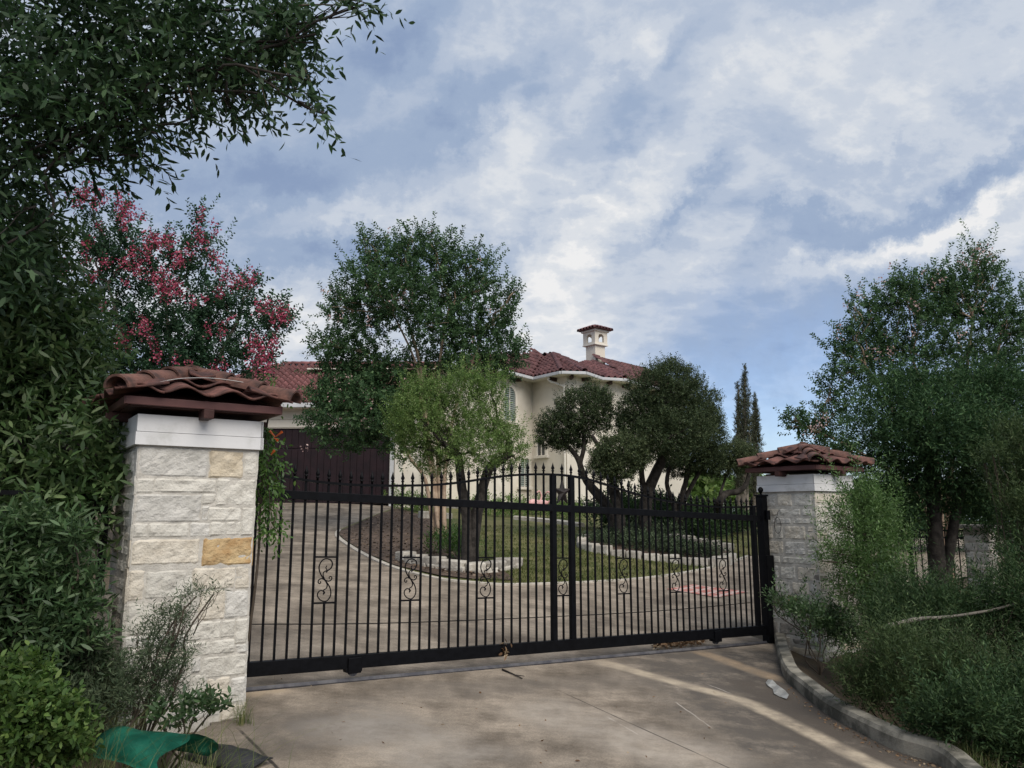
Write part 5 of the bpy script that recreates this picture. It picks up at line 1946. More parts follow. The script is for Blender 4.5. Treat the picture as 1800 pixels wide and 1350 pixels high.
rng = R(9)
sb = gf(9.55, 5.2)
sb = np.array([sb.x, sb.y, gz(sb.x, sb.y)])
SD = 9.0
sc_ = clumps_px([(x, y, SD + dz, a, b) for x, y, a, b, dz in [(1512, 880, 24, 32, 0), (1540, 910, 34, 34, 0), (1515, 940, 36, 34, -.1), (1490, 985, 28, 26, -.2), (1465, 965, 20, 12, -.3), (1470, 900, 18, 14, -.2), (1530, 1000, 40, 40, 0), (1500, 1045, 36, 36, -.1), (1545, 1060, 40, 44, 0), (1560, 960, 30, 34, .2), (1445, 985, 12, 8, -.3), (1475, 925, 12, 10, -.2), (1570, 1010, 34, 30, -.1)]])
plant('willow_shrub', 'bright green narrow leaved shrub growing against the right side of the far pillar', 'shrub', sb, sc_, rng, L_willow, 1900, 11, .22, .050, .011, 'diamond', M_twig, [([sb, at(1530, 1060, SD), at(1520, 940, SD)], .025, .01)], r_stem=.008, fan=3, out=.6, up=.7, rnd=.5, shell=.5, spread=.8, twig_r=.003, shoots=180)

rng = R(10)
for k, (lab, D, base, cl, m, n, L, W) in enumerate([
    ('dark feathery scrub mass behind the kerb, below the juniper', 8.0, (1640, 1200), [(1590, 1065, 60, 40), (1650, 1060, 60, 34), (1720, 1075, 60, 40), (1785, 1060, 50, 60), (1560, 1110, 50, 44), (1620, 1100, 70, 50), (1700, 1110, 70, 50), (1780, 1150, 60, 60), (1830, 1100, 50, 120)], L_brush, 3900, .055, .010),
    ('olive green feathery scrub leaning over the curved kerb', 6.7, (1660, 1290), [(1570, 1160, 46, 40), (1620, 1180, 60, 46), (1560, 1220, 50, 34), (1690, 1190, 60, 50), (1630, 1240, 60, 34), (1760, 1220, 60, 50), (1500, 1190, 30, 22), (1520, 1230, 30, 22)], L_brush2, 3500, .045, .008),
    ('dark green low weeds behind the kerb, bottom right corner', 5.9, (1730, 1340), [(1640, 1275, 44, 28), (1700, 1260, 54, 36), (1760, 1280, 54, 50), (1820, 1260, 40, 60), (1740, 1320, 60, 24), (1800, 1330, 44, 30)], L_brush, 2600, .044, .012),
    ('pale feathery juniper branches reaching in from the right edge', 9.0, (1850, 1050), [(1790, 780, 30, 40), (1770, 840, 36, 26), (1745, 800, 16, 16), (1800, 900, 36, 40), (1805, 990, 34, 50), (1840, 880, 40, 130), (1730, 815, 14, 8)], L_brush2, 2600, .05, .012),
    ('small dark weeds at the foot of the farther pillar', 8.9, (1440, 1160), [(1420, 1082, 26, 14), (1390, 1075, 16, 12), (1460, 1095, 26, 16), (1362, 1060, 8, 12), (1490, 1120, 26, 26), (1440, 1110, 24, 12)], L_lance, 620, .045, .016)]):
    bp = at(*base, D)
    b = np.array([bp[0], bp[1], gz(bp[0], bp[1])])
    plant('scrub', lab, 'shrub', b, clumps_px([(x, y, D + rng.uniform(-.25, .3), a, h) for x, y, a, h in cl]), rng, m, n, 9, .17, L, W, 'diamond', M_twig, None, r_stem=.008, fan=3, out=.5, up=.7, rnd=.6, shell=.5, spread=.7, shoots=int(n * .09), twig_r=.003, crown_name='foliage', trunk_name='stem')

# --- left lower shrubs
rng = R(12)
for k, (lab, D, base, cl, m, n, per, L, W, shape, sl) in enumerate([
    ('leafy shrub with lance shaped leaves, left edge in front of the fence', 4.9, (60, 1230), [(30, 950, 46, 34), (90, 960, 40, 30), (130, 945, 24, 18), (20, 1010, 60, 44), (90, 1030, 56, 40), (145, 1070, 22, 24), (40, 1080, 70, 44), (110, 1110, 50, 40), (40, 1150, 60, 40), (120, 1170, 40, 34), (-60, 1050, 60, 120), (70, 1210, 60, 30)], L_lance, 2300, 8, .070, .017, 'leaf', .17),
    ('bright yellow green shrub, bottom left corner', 3.9, (30, 1340), [(30, 1200, 40, 26), (40, 1250, 54, 34), (90, 1280, 44, 30), (30, 1310, 60, 36), (100, 1325, 40, 24), (-40, 1270, 50, 60)], L_bright, 1500, 8, .040, .018, 'leaf', .11),
    ('grey green feathery sprig leaning against the front of the nearer pillar', 4.75, (235, 1265), [(345, 1048, 14, 12), (325, 1065, 10, 12), (290, 1095, 28, 20), (260, 1120, 24, 22), (310, 1085, 18, 14), (270, 1160, 36, 28), (310, 1145, 24, 20), (240, 1190, 24, 26), (280, 1200, 34, 22), (320, 1175, 18, 14), (235, 1230, 26, 24), (300, 1225, 40, 12), (375, 1045, 10, 8)], L_grey, 760, 9, .036, .0055, 'diamond', .10),
    ('trailing sprig with broad dark leaves at the foot of the nearer pillar', 4.6, (300, 1275), [(345, 1250, 22, 10), (375, 1248, 20, 12), (320, 1262, 16, 10), (290, 1262, 26, 10)], L_lance, 60, 7, .05, .020, 'leaf', .10),
    ('dark low weeds between the shrub and the nearer pillar', 4.9, (180, 1270), [(170, 1200, 34, 40), (150, 1150, 24, 30), (200, 1240, 30, 24), (130, 1250, 40, 30)], L_grey, 700, 8, .045, .010, 'diamond', .14)]):
    bp = at(*base, D)
    b = np.array([bp[0], bp[1], gz(bp[0], bp[1])])
    plant('shrub', lab, 'shrub', b, clumps_px([(x, y, D + rng.uniform(-.18, .2), a, h) for x, y, a, h in cl]), rng, m, n, per, sl, L, W, shape, M_twig, None, r_stem=.007, fan=3, out=.5, up=.6, rnd=.6, shell=.48, spread=.8, twig_r=.0025, crown_name='foliage', trunk_name='stem')

# --- trumpet vine on the near pillar's inner side
rng = R(13)
vb = gf(1.80, 6.1)
vb = np.array([vb.x, vb.y, gz(vb.x, vb.y)])
vine = plant('trumpet_vine', 'trumpet vine with orange flowers hanging beside the nearer pillar', 'vine', vb, clumps_px([(468, 785, 6.05, 18, 22, .10), (478, 815, 6.05, 14, 22, .10), (470, 845, 6.05, 20, 22, .10), (462, 880, 6.05, 12, 22, .08), (474, 900, 6.05, 9, 18, .06), (455, 925, 6.05, 5, 22, .05), (480, 925, 6.0, 5, 14, .04), (485, 680, 6.0, 12, 6, .1), (465, 752, 6.05, 14, 10, .1)]), rng, L_vine, 120, 8, .15, .046, .019, 'leaf', M_twig,
             [([vb, at(452, 1000, 6.1), at(458, 880, 6.08), at(468, 760, 6.05), at(478, 690, 6.05)], .012, .005)], r_stem=.004, fan=1, out=.3, up=-.5, rnd=.5, shell=.5, spread=.9, droop=.4, twig_r=.002, crown_name='foliage', trunk_name='stem')
for x0, y0, x1, y1 in ((483, 768, 474, 757), (484, 768, 496, 759), (481, 770, 488, 774), (476, 800, 482, 792)):
    tb = Tubes(8)
    a, b = at(x0, y0, 5.95) - vb, at(x1, y1, 5.93) - vb
    tb.add([a, a + (b - a) * .6, b], .004, .011)
    put('flower', tb.mesh('flower'), P_orange, vine)

# --- beds, edging stones and low walls inside the drive
M_edge_st = [stone_mat('edging_pale', (.36, .33, .28), (.52, .49, .43), .6), stone_mat('edging_grey', (.26, .24, .21), (.42, .39, .34), .6)]
bed1 = sheet('mulch_bed', [g2(700, 895), g2(668, 904), g2(624, 923), g2(599, 934), g2(596, 941), g2(604, 949), g2(642, 973), g2(695, 996), g2(770, 1014), g2(835, 1021), g2(905, 1022), g2(880, 1000), g2(840, 985), g2(800, 940), g2(770, 915)], M_mulch, .03, .5, noise_amp=.02)
bed1['kind'] = 'structure'
bed2_poly = [g2(1024, 958), g2(1040, 968), g2(1080, 978), g2(1150, 985), g2(1230, 993), g2(1278, 988), g2(1285, 975), g2(1230, 962), g2(1160, 950), g2(1080, 944), g2(1035, 946)]
bed2 = sheet('planting_bed', bed2_poly, M_mulch, .06, .5, noise_amp=.03)


def edging(label, path_px, ln, h, w, seed, tiers=1):
    rnd = random.Random(seed)
    pts = smooth_path([ground_at(*q) for q in path_px], 8)
    acc = [0]
    for a, b in zip(pts, pts[1:]):
        acc.append(acc[-1] + np.linalg.norm((b - a)[:2]))
    b0 = pts[0]
    root = thing('stone_edging', label, 'edging', (b0[0], b0[1], float(base_h(b0[0], b0[1])[0])), 0, 'stone edgings of the beds')
    for tier in range(tiers):
        x = rnd.uniform(0, ln * .4) * tier
        while x < acc[-1] - .1:
            l = ln * rnd.uniform(.7, 1.3)
            m = min(x + l / 2, acc[-1])
            i = max(0, int(np.searchsorted(acc, m)) - 1)
            i = min(i, len(pts) - 2)
            t = (m - acc[i]) / (acc[i + 1] - acc[i] + 1e-9)
            p = pts[i] + (pts[i + 1] - pts[i]) * t
            d = pts[i + 1] - pts[i]
            hh = h * rnd.uniform(.8, 1.15)
            bm = bmesh.new()
            box(bm, -l * .48, l * .48, -w / 2, w / 2, -.06, hh)
            bmesh.ops.bevel(bm, geom=bm.edges[:], offset=min(.03, hh * .3), segments=2, affect='EDGES', profile=.5)
            for v in bm.verts:
                q = mnoise.noise_vector(v.co * 6 + Vector((seed, x * 3, tier)))
                v.co += q * .022
            o = put('stone', bm_mesh(bm, 'stone'), M_edge_st[rnd.random() < .4], root)
            zz = float(base_h(p[0], p[1])[0]) + tier * h * .95
            o.location = (p[0] - root.location.x, p[1] - root.location.y, zz - root.location.z)
            o.rotation_euler = (rnd.uniform(-.05, .05), rnd.uniform(-.05, .05), math.atan2(d[1], d[0]) + rnd.uniform(-.06, .06))
            x += l
    return root


edging('rough two tier stone ledge below the young live oak on the island bed', [(705, 985), (740, 995), (790, 1003), (840, 1008), (880, 1003), (908, 996)], .42, .10, .28, 41, 2)
edging('long curved row of pale stones along the front of the round bed', [(1035, 950), (1024, 957), (1028, 965), (1060, 974), (1110, 981), (1170, 988), (1230, 995), (1272, 993), (1286, 983)], .36, .17, .24, 42)
edging('row of stones along the back of the round bed below the shrubs', [(1015, 946), (1060, 950), (1075, 952)], .36, .13, .24, 43)
edging('two low stone steps climbing to the right behind the round bed', [(1172, 951), (1205, 958), (1240, 966), (1282, 972)], .40, .12, .26, 44, 2)
bwall = ribbon('border_kerb', [g2(905, 914), g2(940, 917), g2(980, 921), g2(1022, 927)], .25, .13, M_edge_st[0])
tag(bwall, 'low straight pale border wall between lawn and flamingos', 'border')
edging('short row of pinkish blocks behind the tan trunks', [(736, 912), (760, 912), (792, 912)], .45, .22, .25, 46)

# ground cover and small shrubs (uncountable)
rng = R(14)


def cover(name, label, spots, m, n, per, sl, L, W, seed, shape='diamond', up=.8):
    """spots: (px, py on the ground, radius_m, height_m)"""
    rng = R(seed)
    cl = []
    for px, py, r, h in spots:
        g = ground_at(px, py)
        z = float(base_h(g[0], g[1])[0])
        cl.append((np.array([g[0], g[1], z + h * .4]), np.array([r, r, h * .6])))
    P, D = sprigs(rng, cl, n, per, sl, out=.4, up=up, rnd=.6, shell=.6, spread=.7)
    o = put(name, leaf_cloud(name, P, D, rng, L, W, shape), m, None, 'stuff')
    return tag(o, label, 'ground cover')


cover('bed_planting', 'mixed green perennials planted along the foot of the house wall', [(800, 893, .8, .7), (845, 905, .8, .6), (885, 910, .7, .6), (905, 908, .7, .6), (930, 905, .8, .3), (960, 905, .9, .6), (985, 912, .8, .7), (1010, 915, .6, .6), (700, 892, .5, .6), (720, 898, .6, .5), (740, 900, .6, .5)], L_light, 1500, 7, .22, .09, .035, 51)
cover('bed_groundcover', 'low dark ground cover and grey rosettes inside the round stone bed', [(1050, 956, .6, .25), (1090, 962, .8, .3), (1130, 968, .8, .35), (1170, 975, .8, .3), (1210, 980, .7, .35), (1240, 984, .5, .3), (1150, 960, .9, .5), (1110, 955, .7, .5)], L_grey, 1500, 7, .16, .07, .03, 52)
cover('rear_shrubbery', 'loose dark shrubbery across the back of the garden right of the house', [(1100, 935, 1.2, 1.1), (1150, 932, 1.2, 1.0), (1190, 935, 1.3, .8), (1225, 938, 1.3, .7), (1255, 935, 1.2, .6), (1280, 935, 1.3, .6), (1220, 950, .9, .7), (1180, 945, .9, .8)], L_brush, 4200, 8, .3, .10, .045, 53)
cover('island_weeds', 'grassy tuft and weeds at the foot of the young live oak', [(800, 985, .35, .5), (790, 970, .3, .4), (815, 990, .3, .5), (770, 975, .3, .3)], L_vine, 260, 6, .3, .13, .018, 54, up=1.4)
# mulch litter
rng = R(15)
pts = []
while len(pts) < 5200:
    px, py = rng.uniform(600, 905), rng.uniform(898, 1020)
    g = None
    pts.append((px, py))
pl = np.array([ground_at(x, y, 9, 30) for x, y in pts[:2200]])
bp_ = [g2(700, 897), g2(668, 906), g2(624, 925), g2(604, 941), g2(610, 949), g2(645, 972), g2(697, 993), g2(770, 1010), g2(835, 1017), g2(895, 1018), g2(870, 1000), g2(840, 985), g2(800, 945), g2(770, 920)]


def in_poly(x, y, poly):
    ins = np.zeros(x.shape, bool)
    for (xa, ya), (xb, yb) in zip(poly, poly[1:] + poly[:1]):
        ins ^= ((ya > y) != (yb > y)) & (x < (xb - xa) * (y - ya) / (yb - ya + 1e-12) + xa)
    return ins


pl = pl[in_poly(pl[:, 0], pl[:, 1], bp_)]
zz = base_h(pl[:, 0], pl[:, 1]) + .045
o = put('bark_litter', leaf_cloud('bark_litter', np.stack([pl[:, 0], pl[:, 1], zz], 1), np.concatenate([rng.normal(0, 1, (len(pl), 2)), rng.normal(0, .2, (len(pl), 1))], 1), rng, .07, .035), leaf_mat('litter', (.04, .03, .02), (.12, .085, .06), (.26, .20, .15), 0, .9, .1), None, 'stuff')
# keep only what lies on the mulch bed
tag(o, 'bark chips and dead leaves scattered on the mulch bed', 'litter')

# trees far behind the garden
def far_wood(name, label, lst, m, seed, n, L):
    rng = R(seed)
    P, D = sprigs(rng, clumps_px(lst), n, 7, .8, out=.6, up=.4, rnd=.6, shell=.4, spread=.9)
    o = put(name, leaf_cloud(name, P, D, rng, L, L * .5), m, None, 'stuff')
    return tag(o, label, 'woodland')


far_wood('far_woods', 'distant green tree line seen between the trunks at right', [(x, 872 + 6 * math.sin(x * .07), 62, 26, 22) for x in range(1120, 1420, 18)] + [(x, 880, 75, 40, 20) for x in range(1400, 2300, 40)] + [(1245, 855, 55, 16, 18), (1225, 862, 55, 16, 16), (1185, 850, 50, 20, 30), (1165, 850, 50, 14, 26)], L_light, 61, 5200, .55)
far_wood('left_woods', 'dense dark trees behind the left hedge', [(-250, 700, 14, 160, 200), (-100, 760, 14, 130, 140), (60, 800, 14, 120, 110), (180, 820, 14, 90, 80), (-420, 600, 14, 160, 260)], L_oak, 62, 3600, .16)

# ------------------------------------------------------------------ left boundary: dark stone wall with iron fence
wl = gf(.90, 6.12)
lw = thing('boundary_wall', 'low dark stone wall below the left iron fence, beside the nearer pillar', 'wall', (wl.x, wl.y, 0), GA)
put('core', boxmesh('core', -5.0, .0, .02, .24, -.2, .985), M_mortar, lw)
rnd = random.Random(71)
for q in ashlar(5.0, .0, .98, rnd, .2, .45):
    o = put('stone', stone_mesh(q[2], q[3], rnd.random() * 50), M_dk, lw)
    o.location = (q[0] - 5.0, .02, q[1])
put('coping', boxmesh('coping', -5.0, -.005, -.05, .29, .985, 1.03, .01), M_dk, lw)


def fence(label, origin, rot, length, z0, z1, pitch, post_at):
    f = thing('iron_fence', label, 'fence', origin, rot, 'black iron fences')
    for a in (z0 + .06, z1 - .02, z1 - .14):
        put('rail', boxmesh('rail', 0, length, -.016, .016, a - .015, a + .015), M_iron, f)
    me = boxmesh('picket', -.008, .008, -.0079, .0079, z0, z1 - .02)
    n = int(length / pitch)
    for i in range(n):
        o = put('picket', me, M_iron, f)
        o.location = ((i + .5) * pitch, 0, 0)
    for p in post_at:
        put('post', boxmesh('post', p - .025, p + .025, -.025, .025, z0 - .05, z1 + .05), M_iron, f)
    return f


fl_ = gf(-2.4, 6.25)
fence('black iron picket fence on the dark stone wall behind the left shrubs', (fl_.x, fl_.y, 1.03), GA, 3.25, 0, .72, .10, (.03, 1.6, 3.22))
ra, rb_ = at(1500, 928, 14.6), at(1706, 926, 13.2)
ang = math.atan2(rb_[1] - ra[1], rb_[0] - ra[0])
lnf = float(np.linalg.norm((rb_ - ra)[:2]))
fence('black iron picket fence under the juniper, ending at the weathered stone post', (ra[0], ra[1], ra[2] - 1.15), ang, lnf, 0, 1.15, .10, (.03, lnf / 2, lnf - .03))
rp = at(1722, 940, 13.2)
fp = thing('stone_post', 'weathered pale stone fence post with flat cap among the junipers', 'post', (rp[0], rp[1], 0), ang)
put('core', boxmesh('core', -.18, .18, -.18, .18, -1.0, 1.32), M_mortar, fp)
rnd = random.Random(72)
for k in range(4):
    a = k * PI / 2
    for q in ashlar(.38, -.9, 1.32, rnd, .14, .38):
        o = put('stone', stone_mesh(q[2], q[3], rnd.random() * 50, .06), M_st[rnd.randrange(3)] if rnd.random() < .6 else M_dk, fp)
        ca, sa = math.cos(a), math.sin(a)
        ox, oy = -.19 + q[0], -.18
        o.location = (ca * ox - sa * oy, sa * ox + ca * oy, q[1])
        o.rotation_euler = (0, 0, a)
put('cap', boxmesh('cap', -.27, .27, -.27, .27, 1.325, 1.39, .015), M_dk, fp)
tb = Tubes(7)
tb.add(smooth_path([at(1560, 1100, 7.2), at(1616, 1088, 7.3), at(1660, 1085, 7.4), at(1735, 1074, 7.7), at(1790, 1060, 7.9)], 4), .020, .010, .1, R(3))
tag(put('fallen_branch', tb.mesh('fallen_branch'), mat('dead_wood', (.11, .10, .085), (.20, .18, .15), rough=.9, scale=8)), 'bare grey dead branch lying across the scrub at right', 'branch')

# ------------------------------------------------------------------ garden ornaments and bits on the drive
M_flam = mat('flamingo_pink', (.62, .30, .29), (.72, .46, .43), rough=.5, scale=9)
for k, (x, y, lab, turn) in enumerate([(936, 914, 'pink garden flamingo in the border, left of the two', .5), (950, 916, 'paler pink garden flamingo in the border, right of the two', -.2)]):
    g = ground_at(x, y)
    f = thing('garden_flamingo', lab, 'ornament', (g[0], g[1], float(base_h(g[0], g[1])[0])), turn, 'garden flamingos')
    bm = bmesh.new()
    bmesh.ops.create_uvsphere(bm, u_segments=14, v_segments=9, radius=1)
    for v in bm.verts:
        x_ = v.co.x
        v.co = Vector((v.co.x * .27, v.co.y * .12, .50 + v.co.z * .15 * (1 - .35 * max(0, x_)) + .06 * x_ - (.10 * max(0, -x_ - .3))))
    put('body', bm_mesh(bm, 'body', True), M_flam, f)
    tb = Tubes(8)
    tb.add(smooth_path([(.20, 0, .55), (.30, 0, .62), (.33, 0, .76), (.27, 0, .88), (.20, 0, .88), (.16, 0, .80)], 4), .035, .018)
    put('neck', tb.mesh('neck'), M_flam, f)
    tb = Tubes(6)
    tb.add([(.18, 0, .84), (.15, 0, .77), (.16, 0, .72)], .026, .006)
    put('beak', tb.mesh('beak'), M_iron, f)
    for sx in (-.03, .03):
        tb = Tubes(5)
        tb.add([(.0, sx, .40), (.0, sx, -.05)], .006, .006)
        put('leg', tb.mesh('leg'), M_iron, f)
M_stat = mat('white_statue', (.58, .58, .56), (.66, .66, .64), rough=.7, scale=5)
for k, (x, y, lab) in enumerate([(1198, 925, 'white egret statue on a square plinth behind the round bed'), (1270, 925, 'white robed figure statue near the bent oak')]):
    g = at(x, y, 25.0)
    z = float(base_h(g[0], g[1])[0])
    s_t = thing('garden_statue', lab, 'statue', (g[0], g[1], z), .4 * k)
    ztop_ = at(x, 876 if k == 0 else 882, 25.0)[2] - z
    put('plinth', boxmesh('plinth', -.16, .16, -.16, .16, -.1, ztop_ * .42, .02), M_stat, s_t)
    H = ztop_ * .58
    o0 = ztop_ * .42 + .002
    if k == 0:
        bm = bmesh.new()
        lathe(bm, [(.06, 0), (.05, H * .2), (.11, H * .35), (.13, H * .5), (.09, H * .68), (.04, H * .78)], 12, 0, 0, o0)
        put('body', bm_mesh(bm, 'body', True), M_stat, s_t)
        tb = Tubes(7)
        tb.add(smooth_path([(.0, 0, o0 + H * .74), (-.08, 0, o0 + H * .85), (-.06, 0, o0 + H * .98), (.06, 0, o0 + H), (.17, 0, o0 + H * .93)], 4), .05, .012)
        put('neck', tb.mesh('neck'), M_stat, s_t)
    else:
        bm = bmesh.new()
        lathe(bm, [(.15, 0), (.14, H * .2), (.11, H * .42), (.13, H * .62), (.11, H * .74), (.04, H * .80), (.065, H * .86), (.07, H * .92), (.045, H * .985), (.01, H)], 14, 0, 0, o0)
        put('body', bm_mesh(bm, 'body', True), M_stat, s_t)
# patio balustrade and closed umbrella far behind the oaks
bl = at(1163, 880, 36)
bal = thing('balustrade', 'short white balustrade far behind the trunk of the largest oak', 'balustrade', (bl[0], 36, bl[2] - .1))
put('top_rail', boxmesh('top_rail', -1.3, .8, -.08, .08, .52, .62, .02), M_stat, bal)
put('base_rail', boxmesh('base_rail', -1.3, .8, -.08, .08, -.1, .02, .02), M_stat, bal)
BAL = bm_mesh(lathe(bmesh.new(), [(.05, .02), (.05, .06), (.03, .09), (.065, .2), (.03, .36), (.03, .44), (.05, .47), (.05, .52)], 10), 'baluster', True)
for i in range(11):
    o = put('baluster', BAL, M_stat, bal)
    o.location = (-1.2 + i * .19, 0, 0)
um = thing('patio_umbrella', 'white folded patio umbrella beside the balustrade', 'umbrella', (at(1157, 880, 36.6)[0], 36.6, bl[2] - .3))
bm = bmesh.new()
nf_ = 16
rows = []
for r, z in ((.02, 1.62), (.14, 1.35), (.24, .95), (.30, .55)):
    rows.append([bm.verts.new((r * (1 if i % 2 else .72) * math.cos(2 * PI * i / nf_), r * (1 if i % 2 else .72) * math.sin(2 * PI * i / nf_), z)) for i in range(nf_)])
for a, b in zip(rows, rows[1:]):
    for i in range(nf_):
        bm.faces.new((a[i], a[(i + 1) % nf_], b[(i + 1) % nf_], b[i]))
put('canopy', bm_mesh(bm, 'canopy'), M_stat, um)
put('pole', bm_mesh(lathe(bmesh.new(), [(.025, -.4), (.025, 1.68)], 8), 'pole'), M_stat, um)

# red patterned mat on the inner drive
ma, mb_, mc, md = [ground_at(*q) for q in ((1172, 1036), (1218, 1028), (1316, 1041), (1262, 1051))]
mm = sheet('mat', [ma[:2], mb_[:2], mc[:2], md[:2]], None, .012, .3)
mm['kind'] = 'thing'
M_rug = mat('red_mat', (.38, .145, .12), (.46, .22, .18), rough=.9, scale=3, bump=.2)
t = M_rug.node_tree
b = t.nodes['Principled BSDF']
src = b.inputs['Base Color'].links[0].from_socket
tc = nd(t, 'ShaderNodeTexCoord')
mp = nd(t, 'ShaderNodeMapping')
mp.inputs['Rotation'].default_value = (0, 0, -math.atan2(mb_[1] - ma[1], mb_[0] - ma[0]))
t.links.new(tc.outputs['Object'], mp.inputs[0])
bk = nd(t, 'ShaderNodeTexBrick', i_Scale=1.0)
bk.inputs['Brick Width'].default_value = .42
bk.inputs['Row Height'].default_value = .22
bk.inputs['Mortar Size'].default_value = .035
bk.inputs['Color1'].default_value = (0, 0, 0, 1)
bk.inputs['Color2'].default_value = (0, 0, 0, 1)
bk.inputs['Mortar'].default_value = (1, 1, 1, 1)
t.links.new(mp.outputs[0], bk.inputs['Vector'])
mx = nd(t, 'ShaderNodeMix', data_type='RGBA')
t.links.new(bk.outputs['Color'], mx.inputs['Factor'])
t.links.new(src, mx.inputs[6])
mx.inputs[7].default_value = (.50, .38, .34, 1)
t.links.new(mx.outputs[2], b.inputs['Base Color'])
mm.data.materials.clear()
mm.data.materials.append(M_rug)
tag(mm, 'faded red patterned mat lying on the inner driveway behind the gate', 'mat', None, 'thing')

# leaf drift under the gate
rng = R(16)
n = 420
u = rng.beta(2.2, 2.2, n)
px = 1140 + 105 * u
py = 1137 - 10 * (px - 1140) / 105 + rng.normal(0, 3.2, n)
pl = np.array([ground_at(a, b_) for a, b_ in zip(px, py)])
o = put('leaf_drift', leaf_cloud('leaf_drift', np.stack([pl[:, 0], pl[:, 1], base_h(pl[:, 0], pl[:, 1]) + rng.uniform(.004, .05, n)], 1), rng.normal(0, 1, (n, 3)) * [1, 1, .4], rng, .055, .03, 'leaf'),
        leaf_mat('dry_leaf', (.10, .055, .03), (.24, .15, .085), (.42, .33, .22), .1, .8, .2), None, 'stuff')
tag(o, 'drift of dry brown leaves caught under the gate beside the roller', 'leaf litter')
n = 200
px = np.concatenate([rng.uniform(1375, 1660, 150), rng.uniform(470, 1500, 50)])
kk = np.interp(px[:150], [1375, 1400, 1450, 1517, 1577, 1660], [1195, 1222, 1262, 1297, 1325, 1352])
py = np.concatenate([kk + rng.uniform(0, 14, 150) * rng.uniform(0, 1, 150), rng.uniform(1150, 1345, 50)])
pl = np.array([ground_at(a, b_) for a, b_ in zip(px, py)])
o = put('scattered_leaves', leaf_cloud('scattered_leaves', np.stack([pl[:, 0], pl[:, 1], base_h(pl[:, 0], pl[:, 1]) + .006], 1), rng.normal(0, 1, (n, 3)) * [1, 1, .15], rng, .024, .011, 'leaf', .6), MATS.get('dry_leaf') or M_twig, None, 'stuff')
tag(o, 'small dry leaves and flecks scattered on the concrete apron', 'leaf litter')
# dark stick
tb = Tubes(5)
zof = lambda p: np.array([p[0], p[1], float(base_h(p[0], p[1])[0]) + .012])
tb.add([zof(ground_at(883, 1178)), zof(ground_at(900, 1186)), zof(ground_at(918, 1194))], .009, .005, .1, R(1))
tb.add([zof(ground_at(905, 1188)), zof(ground_at(922, 1190))], .005, .003)
tag(put('stick', tb.mesh('stick'), M_bark), 'dark forked stick on the apron below the middle of the gate', 'stick')
# torn white strip near the kerb
bm = bmesh.new()
path = [(1348, 1199, 3), (1354, 1204, 6), (1362, 1209, 5), (1366, 1217, 8), (1375, 1221, 8), (1385, 1229, 3)]
prev = None
for k, (x, y, w) in enumerate(path):
    a, b_ = ground_at(x - w * .7, y + w * .5), ground_at(x + w * .7, y - w * .5)
    hh = .02 + .015 * (k % 2)
    q = [bm.verts.new((a[0], a[1], float(base_h(a[0], a[1])[0]) + .006 + .008 * (k % 2))), bm.verts.new((b_[0], b_[1], float(base_h(b_[0], b_[1])[0]) + hh))]
    if prev:
        bm.faces.new((prev[0], prev[1], q[1], q[0]))
    prev = q
bmesh.ops.solidify(bm, geom=bm.faces[:], thickness=.004)
tag(put('plastic_strip', bm_mesh(bm, 'plastic_strip'), mat('grubby_white', (.40, .40, .38), (.60, .60, .58), rough=.6, scale=14)), 'torn white plastic strip lying beside the kerb', 'litter')
# overturned green tub at lower left
M_green = mat('green_plastic', (.012, .12, .08), (.035, .27, .18), rough=.42, scale=5, spec=.4, bump=.15, bscale=14)
M_black = mat('black_tarp', (.012, .013, .014), (.03, .03, .032), rough=.6, scale=8)
t0, t1 = at(200, 1308, 4.45), at(330, 1356, 4.2)
axv = Vector(t1 - t0)
axv.z = 0
lnT = axv.length
tub = thing('plastic_tub', 'battered green plastic tub lying on its side in the weeds, lower left', 'tub', (float(t0[0]), float(t0[1]), float(t0[2]) - .15), math.atan2(axv.y, axv.x))
bm = bmesh.new()
seg = 18
rows = []
ns = 9
for i in range(ns + 1):
    t = i / ns
    r = .13 + .03 * t
    ro = []
    for j in range(seg + 1):
        a = math.radians(-5 + 190 * j / seg)
        wv_ = 1 + .16 * mnoise.noise(Vector((t * 2.6, a * 1.1, 2)))
        x = lnT * t + (.05 * math.sin(a * 4) if i == ns else 0) - (.02 * math.cos(a * 3) if i == 0 else 0)
        ro.append(bm.verts.new((x, r * wv_ * math.cos(a), .13 + .8 * r * wv_ * math.sin(a))))
    rows.append(ro)
for a, b_ in zip(rows, rows[1:]):
    for j in range(seg):
        bm.faces.new((a[j], a[j + 1], b_[j + 1], b_[j]))
bm.faces.new(rows[0])
bmesh.ops.solidify(bm, geom=bm.faces[:], thickness=.008)
put('shell', bm_mesh(bm, 'shell', True), M_green, tub)
tp = ground_at(395, 1335)
bm = bmesh.new()
bmesh.ops.create_grid(bm, x_segments=14, y_segments=10, size=1)
for v in bm.verts:
    x, y = v.co.x * .26, v.co.y * .13
    v.co = Vector((x, y, .015 + .07 * max(0, 1 - abs(v.co.x) ** 2) * max(0, 1 - v.co.y ** 2) + .02 * mnoise.noise(Vector((x * 14, y * 14, 1)))))
bmesh.ops.solidify(bm, geom=bm.faces[:], thickness=.006)
o = put('black_sack', bm_mesh(bm, 'black_sack', True), M_black)
o.location = (tp[0], tp[1], float(base_h(tp[0], tp[1])[0]))
o.rotation_euler = (0, 0, -.5)
tag(o, 'crumpled black plastic lying beside the green tub', 'sack')

